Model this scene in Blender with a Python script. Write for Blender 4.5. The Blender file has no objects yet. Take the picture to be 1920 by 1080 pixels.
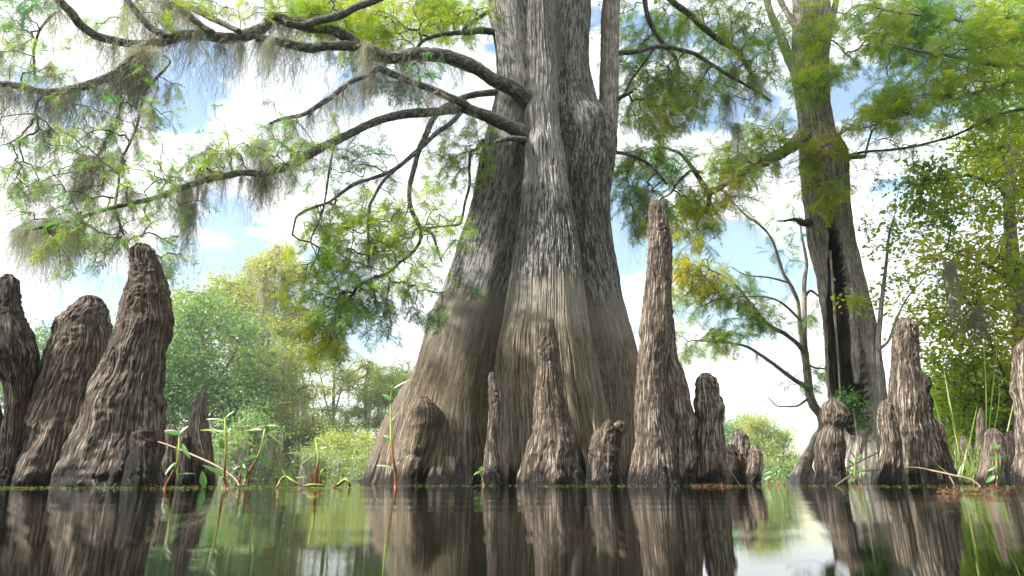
import bpy, math
import numpy as np
R = math.radians
rng = np.random.default_rng(11)

# ------------------------------------------------------------------ camera
F = 1280.0                    # focal length in pixels of the 1920 wide photograph (24 mm lens)
PITCH = math.atan(362.0 / F)
CH = 0.026                    # the lens is held just above the water
sc = bpy.context.scene
C = sc.collection
cam_d = bpy.data.cameras.new('camera'); cam = bpy.data.objects.new('camera', cam_d); C.objects.link(cam)
cam_d.sensor_width = 36.0; cam_d.lens = 24.0
cam_d.clip_start = 0.02; cam_d.clip_end = 2000.0
cam.location = (0, 0, CH); cam.rotation_euler = (R(90) + PITCH, 0, 0)
cam_d.dof.use_dof = True; cam_d.dof.focus_distance = 4.3; cam_d.dof.aperture_fstop = 5.0
sc.camera = cam

# ------------------------------------------------------------------ world
SUN_EL, SUN_AZ = R(44), R(252)          # azimuth clockwise from +Y: the sun is behind the camera to the left
world = bpy.data.worlds.new('World'); sc.world = world; world.use_nodes = True
wt = world.node_tree; wn = wt.nodes; wl = wt.links; wn.clear()
def N(nodes, t, **kw):
    n = nodes.new(t)
    for k, v in kw.items(): setattr(n, k, v)
    return n
wo = N(wn, 'ShaderNodeOutputWorld'); bg = N(wn, 'ShaderNodeBackground'); bg.inputs[1].default_value = 0.13
sky = N(wn, 'ShaderNodeTexSky', sky_type='NISHITA', sun_disc=False)
sky.sun_elevation = SUN_EL; sky.sun_rotation = SUN_AZ; sky.air_density = 1.6; sky.dust_density = 0.6; sky.ozone_density = 2.5
tc = N(wn, 'ShaderNodeTexCoord')
nrm = N(wn, 'ShaderNodeVectorMath', operation='NORMALIZE'); wl.new(tc.outputs['Generated'], nrm.inputs[0])
mp = N(wn, 'ShaderNodeMapping'); mp.inputs['Scale'].default_value = (1, 1, 2.0); mp.inputs['Location'].default_value = (3.1, 0.7, 0.2)
wl.new(nrm.outputs[0], mp.inputs[0])
n1 = N(wn, 'ShaderNodeTexNoise'); n1.inputs['Scale'].default_value = 3.2; n1.inputs['Detail'].default_value = 9; n1.inputs['Roughness'].default_value = 0.55; n1.inputs['Distortion'].default_value = 0.25
wl.new(mp.outputs[0], n1.inputs['Vector'])
def ray(px, py):
    u, v = (px - 960) / F, (540 - py) / F
    c, s = math.cos(PITCH), math.sin(PITCH)
    d = np.array([u, c - v * s, s + v * c]); return d
# where the cloud cover is open, as directions in the sky: (x, y, width, amount)
HOLES = [(380, 190, .06, .34), (330, 410, .09, .30), (430, 400, .09, .30), (640, 270, .10, .30), (20, 240, .10, .22), (110, 620, .10, .34), (660, 600, .12, .34),
         (1210, 330, .12, .30), (1400, 40, .20, .34), (1620, 110, .14, .30), (1350, 440, .12, .30), (1190, 700, .05, .10), (1180, 440, .06, .3),
         (1470, 820, .08, .34), (900, 60, .10, .1), (1480, 620, .10, .32), (1680, 620, .06, .3)]
acc = None
for (px, py, w, a) in HOLES:
    d = ray(px, py); d = d / np.linalg.norm(d)
    vd = N(wn, 'ShaderNodeVectorMath', operation='DISTANCE'); wl.new(nrm.outputs[0], vd.inputs[0]); vd.inputs[1].default_value = tuple(d)
    mr = N(wn, 'ShaderNodeMapRange', interpolation_type='SMOOTHSTEP')
    mr.inputs['From Min'].default_value = 0.0; mr.inputs['From Max'].default_value = w * 2.2
    mr.inputs['To Min'].default_value = a; mr.inputs['To Max'].default_value = 0
    wl.new(vd.outputs['Value'], mr.inputs[0])
    if acc is None: acc = mr.outputs[0]
    else:
        ad = N(wn, 'ShaderNodeMath', operation='MAXIMUM'); wl.new(acc, ad.inputs[0]); wl.new(mr.outputs[0], ad.inputs[1]); acc = ad.outputs[0]
cov = N(wn, 'ShaderNodeMath', operation='SUBTRACT'); nm_ = N(wn, 'ShaderNodeMath', operation='MULTIPLY_ADD'); wl.new(n1.outputs['Fac'], nm_.inputs[0]); nm_.inputs[1].default_value = 1.9; nm_.inputs[2].default_value = -.35; wl.new(nm_.outputs[0], cov.inputs[0]); wl.new(acc, cov.inputs[1])
cm = N(wn, 'ShaderNodeMapRange', interpolation_type='SMOOTHSTEP')
cm.inputs['From Min'].default_value = 0.25; cm.inputs['From Max'].default_value = 0.37; cm.inputs['To Min'].default_value = 0.03
wl.new(cov.outputs[0], cm.inputs[0])
n2 = N(wn, 'ShaderNodeTexNoise'); n2.inputs['Scale'].default_value = 2.3; n2.inputs['Detail'].default_value = 6
mp2 = N(wn, 'ShaderNodeMapping'); mp2.inputs['Location'].default_value = (5, 2, 1); mp2.inputs['Scale'].default_value = (1, 1, 2.4)
wl.new(nrm.outputs[0], mp2.inputs[0]); wl.new(mp2.outputs[0], n2.inputs['Vector'])
cr = N(wn, 'ShaderNodeValToRGB'); cr.color_ramp.elements[0].position = 0.36; cr.color_ramp.elements[0].color = (.70, .76, .84, 1)
cr.color_ramp.elements[1].position = 0.56; cr.color_ramp.elements[1].color = (1, 1, 1, 1)
wl.new(n2.outputs['Fac'], cr.inputs[0])
csc = N(wn, 'ShaderNodeVectorMath', operation='SCALE'); csc.inputs['Scale'].default_value = 5.6; wl.new(cr.outputs[0], csc.inputs[0])
ssc = N(wn, 'ShaderNodeVectorMath', operation='SCALE'); ssc.inputs['Scale'].default_value = 0.78; wl.new(sky.outputs[0], ssc.inputs[0])
mx = N(wn, 'ShaderNodeMix', data_type='RGBA'); wl.new(cm.outputs[0], mx.inputs['Factor']); wl.new(ssc.outputs[0], mx.inputs['A']); wl.new(csc.outputs[0], mx.inputs['B'])
wl.new(mx.outputs['Result'], bg.inputs[0]); wl.new(bg.outputs[0], wo.inputs[0])

# ------------------------------------------------------------------ sun
sd = bpy.data.lights.new('sun', 'SUN'); sun = bpy.data.objects.new('sun', sd); C.objects.link(sun)
sd.energy = 4.6; sd.angle = R(2.5); sd.color = (1.0, .95, .87)
sun.rotation_euler = (R(90) - SUN_EL, 0, -SUN_AZ + math.pi)
sun.rotation_euler = (math.pi / 2 - SUN_EL, 0, math.pi - SUN_AZ)
sun.location = (-6, -6, 9)

sc.view_settings.view_transform = 'Standard'; sc.view_settings.look = 'None'
sc.view_settings.gamma = 1.0; sc.view_settings.exposure = 1.35
try:
    sc.cycles.max_bounces = 6; sc.cycles.diffuse_bounces = 3; sc.cycles.glossy_bounces = 3; sc.cycles.transmission_bounces = 3
    sc.cycles.caustics_reflective = False; sc.cycles.caustics_refractive = False
    sc.cycles.use_denoising = True
except Exception: pass

# ------------------------------------------------------------------ helpers
def P(px, py, Y):
    d = ray(px, py); k = Y / d[1]
    return np.array([d[0] * k, Y, CH + d[2] * k])

_perm = np.random.default_rng(3).permutation(256).astype(np.int64)
_grad = np.random.default_rng(4).normal(size=(256, 3)); _grad /= np.linalg.norm(_grad, axis=1)[:, None]
def noise(p):
    """gradient noise, about -1..1, for an array (...,3)"""
    i = np.floor(p).astype(np.int64); f = p - i
    u = f * f * f * (f * (f * 6 - 15) + 10)
    out = 0
    for dx in (0, 1):
        wx = u[..., 0] if dx else 1 - u[..., 0]
        for dy in (0, 1):
            wy = u[..., 1] if dy else 1 - u[..., 1]
            for dz in (0, 1):
                wz = u[..., 2] if dz else 1 - u[..., 2]
                h = _perm[(_perm[(_perm[(i[..., 0] + dx) & 255] + i[..., 1] + dy) & 255] + i[..., 2] + dz) & 255]
                g = _grad[h]
                out = out + wx * wy * wz * (g[..., 0] * (f[..., 0] - dx) + g[..., 1] * (f[..., 1] - dy) + g[..., 2] * (f[..., 2] - dz))
    return out * 1.6
def fbm(p, o=3):
    s, a, t = 0, 1.0, 0
    for k in range(o):
        s = s + a * noise(p * (2.03 ** k) + 17.3 * k); t += a; a *= .5
    return s / t
def sstep(a, b, x):
    t = np.clip((x - a) / (b - a), 0, 1); return t * t * (3 - 2 * t)

def make_mesh(name, V, faces, mat, parent=None, attrs=None, smooth=True, mats=None, midx=None):
    """faces: list of (n,k) int arrays"""
    V = np.asarray(V, dtype=np.float32)
    me = bpy.data.meshes.new(name)
    fl = [np.asarray(f, dtype=np.int32) for f in faces if len(f)]
    loops = np.concatenate([f.ravel() for f in fl])
    cnt = np.concatenate([np.full(len(f), f.shape[1], dtype=np.int32) for f in fl])
    st = np.concatenate([[0], np.cumsum(cnt)[:-1]]).astype(np.int32)
    me.vertices.add(len(V)); me.vertices.foreach_set('co', V.ravel())
    me.loops.add(len(loops)); me.loops.foreach_set('vertex_index', loops)
    me.polygons.add(len(cnt)); me.polygons.foreach_set('loop_start', st); me.polygons.foreach_set('loop_total', cnt)
    me.polygons.foreach_set('use_smooth', np.full(len(cnt), smooth))
    for k, a in (attrs or {}).items():
        a = np.asarray(a, dtype=np.float32)
        if a.ndim == 2:
            at = me.attributes.new(k, 'FLOAT_VECTOR', 'POINT'); at.data.foreach_set('vector', a.ravel())
        else:
            at = me.attributes.new(k, 'FLOAT', 'POINT'); at.data.foreach_set('value', a)
    me.update(calc_edges=True)
    me.materials.append(mat)
    o = bpy.data.objects.new(name, me); C.objects.link(o)
    if parent is not None: o.parent = parent; o.matrix_parent_inverse = parent.matrix_world.inverted()
    return o
def recenter(o, loc):
    """put the origin of a mesh object at loc, leaving its shape where it is"""
    from mathutils import Matrix, Vector
    o.data.transform(Matrix.Translation(-Vector(loc))); o.location = loc
def tag(o, label, cat, group=None, kind=None):
    if label: o['label'] = label
    if cat: o['category'] = cat
    if group: o['group'] = group
    if kind: o['kind'] = kind
    return o
def thing(name, label, cat, loc, group=None, kind=None):
    o = bpy.data.objects.new(name, None); C.objects.link(o); o.location = tuple(float(x) for x in loc); o.empty_display_size = .1
    bpy.context.view_layer.update()
    return tag(o, label, cat, group, kind)

def pchip(x, y, xq):
    x = np.asarray(x, float); y = np.asarray(y, float)
    h = np.diff(x); d = np.diff(y) / h; m = np.zeros_like(y)
    s = d[:-1] * d[1:]; w1 = 2 * h[1:] + h[:-1]; w2 = h[1:] + 2 * h[:-1]
    with np.errstate(divide='ignore', invalid='ignore'):
        mm = (w1 + w2) / (w1 / d[:-1] + w2 / d[1:])
    m[1:-1] = np.where(s > 0, mm, 0); m[0] = d[0]; m[-1] = d[-1]
    xq = np.clip(xq, x[0], x[-1])
    k = np.clip(np.searchsorted(x, xq) - 1, 0, len(h) - 1)
    t = (xq - x[k]) / h[k]; hh = h[k]
    return (2*t**3 - 3*t**2 + 1) * y[k] + (t**3 - 2*t**2 + t) * hh * m[k] + (-2*t**3 + 3*t**2) * y[k+1] + (t**3 - t**2) * hh * m[k+1]

def grid_faces(nr, nt, closed=True):
    i = np.arange(nr - 1)[:, None]; j = np.arange(nt if closed else nt - 1)[None, :]
    a = i * nt + j; b = i * nt + (j + 1) % nt
    return np.stack([a, b, b + nt, a + nt], -1).reshape(-1, 4)

# ------------------------------------------------------------------ materials
def mat_new(name):
    m = bpy.data.materials.new(name); m.use_nodes = True
    nt = m.node_tree; nt.nodes.clear()
    out = N(nt.nodes, 'ShaderNodeOutputMaterial')
    return m, nt, out
def ramp(nt, src, stops):
    c = N(nt.nodes, 'ShaderNodeValToRGB'); e = c.color_ramp.elements
    while len(e) < len(stops): e.new(0.5)
    for k, (p, col) in enumerate(stops):
        e[k].position = p; e[k].color = (*col, 1)
    nt.links.new(src, c.inputs[0]); return c.outputs[0]
def tex(nt, vec, scale, detail=4, rough=.55, sc3=None, dist=0.0, kind='ShaderNodeTexNoise'):
    if sc3 is not None:
        m = N(nt.nodes, 'ShaderNodeMapping'); m.inputs['Scale'].default_value = sc3; nt.links.new(vec, m.inputs[0]); vec = m.outputs[0]
    n = N(nt.nodes, kind); n.inputs['Scale'].default_value = scale
    if kind == 'ShaderNodeTexNoise':
        n.inputs['Detail'].default_value = detail; n.inputs['Roughness'].default_value = rough; n.inputs['Distortion'].default_value = dist
    nt.links.new(vec, n.inputs['Vector']); return n
def mixc(nt, f, a, b, mode='MIX'):
    m = N(nt.nodes, 'ShaderNodeMix', data_type='RGBA'); m.blend_type = mode
    for s, k in ((f, 'Factor'), (a, 'A'), (b, 'B')):
        if isinstance(s, (int, float)): m.inputs[k].default_value = s
        elif isinstance(s, tuple): m.inputs[k].default_value = (*s, 1)
        else: nt.links.new(s, m.inputs[k])
    return m.outputs['Result']
def mth(nt, op, a, b=None, c=None):
    m = N(nt.nodes, 'ShaderNodeMath', operation=op)
    for s, k in ((a, 0), (b, 1), (c, 2)):
        if s is None: continue
        if isinstance(s, (int, float)): m.inputs[k].default_value = s
        else: nt.links.new(s, m.inputs[k])
    return m.outputs[0]
def mrange(nt, v, a, b, c=0.0, d=1.0, smooth=True):
    m = N(nt.nodes, 'ShaderNodeMapRange', interpolation_type='SMOOTHSTEP' if smooth else 'LINEAR')
    nt.links.new(v, m.inputs[0])
    for k, x in ((1, a), (2, b), (3, c), (4, d)): m.inputs[k].default_value = x
    return m.outputs[0]

def bark_material(name, dark, mid, light, accent, fib=(70, 70, 9), bump=.35, wet=0.13, flood=None, fleck=None, rough=.85, lichen=.25):
    m, nt, out = mat_new(name); L = nt.links
    at = N(nt.nodes, 'ShaderNodeAttribute', attribute_name='bk'); v = at.outputs['Vector']
    geo = N(nt.nodes, 'ShaderNodeNewGeometry'); sep = N(nt.nodes, 'ShaderNodeSeparateXYZ'); L.new(geo.outputs['Position'], sep.inputs[0]); z = sep.outputs['Z']
    f1 = tex(nt, v, 1.0, 5, .62, fib, .4); f2 = tex(nt, v, 3.5, 5, .6, None, .3); f3 = tex(nt, v, 1.0, 4, .6, (fib[0] * 3, fib[1] * 3, fib[2] * 3.5), .3)
    rid = mth(nt, 'MINIMUM', mth(nt, 'MULTIPLY', mth(nt, 'ABSOLUTE', mth(nt, 'SUBTRACT', f1.outputs['Fac'], .5)), 9.0), 1.0)
    rid3 = mth(nt, 'MINIMUM', mth(nt, 'MULTIPLY', mth(nt, 'ABSOLUTE', mth(nt, 'SUBTRACT', f3.outputs['Fac'], .5)), 7.0), 1.0)
    col = ramp(nt, mth(nt, 'ADD', mth(nt, 'MULTIPLY', rid, .45), mth(nt, 'MULTIPLY', f3.outputs['Fac'], .8)), [(.38, dark), (.66, mid), (.95, light)])
    acc_ = mrange(nt, f2.outputs['Fac'], .5, .68)
    col = mixc(nt, mth(nt, 'MULTIPLY', acc_, .4), col, accent)
    f5 = tex(nt, v, 9.0, 5, .65)
    col = mixc(nt, mrange(nt, f5.outputs['Fac'], .55, .75, 0, .5), col, dark)
    if flood is None:
        tn = N(nt.nodes, 'ShaderNodeAttribute', attribute_name='tone')
        col = mixc(nt, mth(nt, 'MULTIPLY', tn.outputs['Fac'], .45), col, mixc(nt, 1.0, col, (1.3, 1.3, 1.28), 'MULTIPLY'))
        col = mixc(nt, mrange(nt, tn.outputs['Fac'], .55, .2, 0, .5), col, mixc(nt, 1.0, col, (.45, .42, .40), 'MULTIPLY'))
    # grey crusts of lichen
    f6 = tex(nt, v, 14.0, 4, .7)
    col = mixc(nt, mrange(nt, f6.outputs['Fac'], .56, .66, 0, lichen), col, (.36, .36, .32))
    hgt = mth(nt, 'ADD', mth(nt, 'MULTIPLY', rid, .55), mth(nt, 'MULTIPLY', rid3, .35))
    if flood is not None:
        up_d, up_l, z0 = flood
        wob = tex(nt, v, 2.2, 5, .6, (1, 1, .6)); streak = tex(nt, v, 1.0, 3, .6, (14, 14, 1.2))
        zz = mth(nt, 'ADD', z, mth(nt, 'ADD', mth(nt, 'MULTIPLY', mth(nt, 'SUBTRACT', wob.outputs['Fac'], .5), .45), mth(nt, 'MULTIPLY', mth(nt, 'SUBTRACT', streak.outputs['Fac'], .5), .5)))
        up = mrange(nt, zz, z0 - .04, z0 + .14)
        fl = tex(nt, v, 1.0, 6, .85, (36, 36, 6.5), .8)
        tn = N(nt.nodes, 'ShaderNodeAttribute', attribute_name='tone')
        flv = mth(nt, 'ADD', fl.outputs['Fac'], mth(nt, 'MULTIPLY', mth(nt, 'SUBTRACT', tn.outputs['Fac'], .5), .34))
        ucol = ramp(nt, flv, [(.44, up_d), (.50, tuple((a + b) * .30 for a, b in zip(up_d, up_l))), (.57, up_l)])
        big = tex(nt, v, 1.6, 4, .6, (1, 1, .5))
        ucol = mixc(nt, mrange(nt, big.outputs['Fac'], .48, .66, 0, .3), ucol, (.085, .078, .07))
        # lower wood: pale wash bands with green brown drifts
        drift = tex(nt, v, 1.3, 3, .6, (1, 1, .45))
        col = mixc(nt, mrange(nt, drift.outputs['Fac'], .5, .68, 0, .32), col, (.17, .14, .075), 'MIX')
        band = mth(nt, 'MULTIPLY', mrange(nt, zz, z0 - .62, z0 - .12), .55)
        col = mixc(nt, band, col, (.37, .345, .295))
        col = mixc(nt, up, col, ucol)
        hgt = mth(nt, 'ADD', hgt, mth(nt, 'MULTIPLY', fl.outputs['Fac'], mth(nt, 'MULTIPLY', up, 2.2)))
    # wet black foot above the water
    wn_ = tex(nt, v, 1.0, 5, .7, (13, 13, 2.0))
    zw = mth(nt, 'SUBTRACT', z, mth(nt, 'MULTIPLY', mth(nt, 'SUBTRACT', wn_.outputs['Fac'], .5), wet * 5.5))
    wetf = mrange(nt, zw, wet * .55, wet * 1.25, 1.0, 0.0)
    col = mixc(nt, mth(nt, 'MULTIPLY', wetf, .93), col, (.010, .010, .009))
    bs = N(nt.nodes, 'ShaderNodeBsdfPrincipled'); L.new(col, bs.inputs['Base Color'])
    L.new(mrange(nt, wetf, 0, 1, rough, .34), bs.inputs['Roughness']); bs.inputs['Specular IOR Level'].default_value = .3
    bp = N(nt.nodes, 'ShaderNodeBump'); bp.inputs['Strength'].default_value = bump; bp.inputs['Distance'].default_value = .02
    L.new(hgt, bp.inputs['Height']); L.new(bp.outputs[0], bs.inputs['Normal'])
    L.new(bs.outputs[0], out.inputs[0]); return m

def leaf_material(name, stops, trans=.45, rough=.5):
    m, nt, out = mat_new(name); L = nt.links
    at = N(nt.nodes, 'ShaderNodeAttribute', attribute_name='tint')
    col = ramp(nt, at.outputs['Fac'], stops)
    d = N(nt.nodes, 'ShaderNodeBsdfDiffuse'); t = N(nt.nodes, 'ShaderNodeBsdfTranslucent'); g = N(nt.nodes, 'ShaderNodeBsdfGlossy')
    L.new(col, d.inputs[0]); L.new(mixc(nt, 1.0, col, (1.25, 1.2, .75), 'MULTIPLY'), t.inputs[0]); g.inputs['Roughness'].default_value = rough
    mx = N(nt.nodes, 'ShaderNodeMixShader'); mx.inputs[0].default_value = trans; L.new(d.outputs[0], mx.inputs[1]); L.new(t.outputs[0], mx.inputs[2])
    fr = N(nt.nodes, 'ShaderNodeMixShader'); fr.inputs[0].default_value = .05; L.new(mx.outputs[0], fr.inputs[1]); L.new(g.outputs[0], fr.inputs[2])
    L.new(fr.outputs[0], out.inputs[0]); return m

M = {}
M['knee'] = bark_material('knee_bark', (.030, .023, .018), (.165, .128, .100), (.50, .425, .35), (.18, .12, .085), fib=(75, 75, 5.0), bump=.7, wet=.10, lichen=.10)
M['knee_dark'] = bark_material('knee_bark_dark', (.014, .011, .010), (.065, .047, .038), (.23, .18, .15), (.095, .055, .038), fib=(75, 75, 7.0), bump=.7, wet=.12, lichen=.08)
M['trunk'] = bark_material('great_cypress_bark', (.085, .066, .047), (.27, .215, .155), (.53, .455, .355), (.27, .185, .115), fib=(72, 72, 2.6), bump=.8, wet=.15,
                           flood=((.038, .037, .036), (.52, .50, .47), 1.60), lichen=.18)
M['bark2'] = bark_material('grey_cypress_bark', (.15, .135, .115), (.42, .385, .335), (.60, .56, .50), (.17, .13, .09), fib=(36, 36, 4), bump=.4, wet=.15, lichen=.3)
M['limb'] = bark_material('limb_bark', (.045, .042, .038), (.17, .16, .145), (.38, .365, .33), (.10, .11, .06), fib=(46, 46, 14), bump=.5, wet=.0001, lichen=.6)
M['far_bark'] = bark_material('far_bark', (.10, .09, .08), (.18, .16, .14), (.30, .28, .25), (.14, .12, .09), fib=(8, 8, 1), bump=.2, wet=.1)
G = lambda d, m_, l, o: [(0.0, d), (.35, m_), (.7, l), (1.0, o)]
M['cyp'] = leaf_material('cypress_leaf', G((.03, .17, .10), (.12, .30, .04), (.36, .46, .03), (.55, .45, .04)), .55)
M['cyp_far'] = leaf_material('far_cypress_leaf', G((.06, .19, .08), (.17, .32, .10), (.38, .44, .10), (.48, .42, .12)), .45)  # paler than the near leaf: distant haze put into the colour
M['broad'] = leaf_material('broad_leaf', G((.06, .21, .04), (.19, .38, .04), (.44, .50, .04), (.52, .36, .03)), .6)
M['weed'] = leaf_material('water_weed_leaf', G((.04, .17, .03), (.10, .27, .05), (.26, .33, .08), (.40, .36, .05)), .45, .35)
M['moss'] = leaf_material('spanish_moss', G((.13, .135, .125), (.30, .31, .28), (.44, .45, .41), (.52, .53, .46)), .5, .8)
def stem_material(name, a, b):
    m, nt, out = mat_new(name)
    at = N(nt.nodes, 'ShaderNodeAttribute', attribute_name='tint')
    bs = N(nt.nodes, 'ShaderNodeBsdfPrincipled'); nt.links.new(ramp(nt, at.outputs['Fac'], [(0, a), (.12, a), (.5, b)]), bs.inputs['Base Color'])
    bs.inputs['Roughness'].default_value = .45; nt.links.new(bs.outputs[0], out.inputs[0]); return m
M['stem'] = stem_material('weed_stem', (.30, .08, .04), (.28, .33, .06))
M['stick'] = stem_material('dead_stick', (.09, .065, .035), (.20, .155, .08))
M['twig'] = stem_material('twig_bark', (.045, .036, .030), (.11, .09, .075))
M['twig_pale'] = stem_material('pale_twig_bark', (.14, .12, .10), (.22, .20, .17))
# heartwood inside the hollow tree
m, nt, out = mat_new('hollow_heartwood'); at = N(nt.nodes, 'ShaderNodeAttribute', attribute_name='bk')
f1 = tex(nt, at.outputs['Vector'], 1, 5, .6, (26, 26, 2)); bs = N(nt.nodes, 'ShaderNodeBsdfPrincipled')
nt.links.new(ramp(nt, f1.outputs['Fac'], [(.3, (.006, .005, .004)), (.55, (.06, .045, .035)), (.75, (.15, .12, .09))]), bs.inputs['Base Color']); bs.inputs['Roughness'].default_value = .9
bp = N(nt.nodes, 'ShaderNodeBump'); bp.inputs['Strength'].default_value = .5; bp.inputs['Distance'].default_value = .03; nt.links.new(f1.outputs['Fac'], bp.inputs['Height']); nt.links.new(bp.outputs[0], bs.inputs['Normal'])
nt.links.new(bs.outputs[0], out.inputs[0]); M['heart'] = m

# ------------------------------------------------------------------ water and ground
m, nt, out = mat_new('swamp_water'); bs = N(nt.nodes, 'ShaderNodeBsdfPrincipled')
bs.inputs['Base Color'].default_value = (.003, .004, .002, 1); bs.inputs['Roughness'].default_value = .008; bs.inputs['IOR'].default_value = 1.33
tcn = N(nt.nodes, 'ShaderNodeTexCoord')
w1 = tex(nt, tcn.outputs['Object'], 1.0, 3, .5, (1.3, 6.0, 1)); w2 = tex(nt, tcn.outputs['Object'], 1.0, 2, .5, (7, 34, 1))
hh = mth(nt, 'ADD', w1.outputs['Fac'], mth(nt, 'MULTIPLY', w2.outputs['Fac'], .13))
bp = N(nt.nodes, 'ShaderNodeBump'); bp.inputs['Strength'].default_value = .095; bp.inputs['Distance'].default_value = .02
nt.links.new(hh, bp.inputs['Height']); nt.links.new(bp.outputs[0], bs.inputs['Normal']); nt.links.new(bs.outputs[0], out.inputs[0]); M['water'] = m
def sheet(name, x0, x1, y0, y1, nx, ny, fz, mat):
    xs = np.linspace(x0, x1, nx); ys = y0 + (y1 - y0) * np.linspace(0, 1, ny) ** 1.8
    X, Yg = np.meshgrid(xs, ys); Z = fz(X, Yg)
    o = make_mesh(name, np.stack([X, Yg, Z], -1).reshape(-1, 3), [grid_faces(ny, nx, False)], mat); o['kind'] = 'structure'; return o
wat = make_mesh('water', [(-500, -60, 0), (500, -60, 0), (500, 900, 0), (-500, 900, 0)], [np.array([[0, 1, 2, 3]])], M['water'], smooth=False); wat['kind'] = 'structure'
m, nt, out = mat_new('muddy_ground'); tcn = N(nt.nodes, 'ShaderNodeTexCoord')
g1 = tex(nt, tcn.outputs['Object'], 1.4, 6, .65); bs = N(nt.nodes, 'ShaderNodeBsdfPrincipled'); bs.inputs['Roughness'].default_value = .9
nt.links.new(ramp(nt, g1.outputs['Fac'], [(.35, (.02, .016, .01)), (.5, (.06, .055, .02)), (.7, (.09, .12, .03))]), bs.inputs['Base Color'])
nt.links.new(bs.outputs[0], out.inputs[0]); M['mud'] = m
def ground_z(X, Y):
    q = np.stack([X * .35, Y * .35, X * 0], -1)
    n = fbm(q, 4)
    right = sstep(0, 5, (X - (.62 * Y + .1)) * 2.5 + n * .8) * sstep(5.2, 7.0, Y)
    far = sstep(0, 8, Y - (36 + .25 * np.abs(X + 12)) + n * 3) * sstep(0, 6, -X + 9)
    far2 = sstep(0, 8, Y - 78 + n * 4)
    return -.55 + np.maximum(np.maximum(right, far), far2) * (.95 + .25 * n)
sheet('ground', -480, 480, -60, 880, 900, 420, ground_z, M['mud'])

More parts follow.
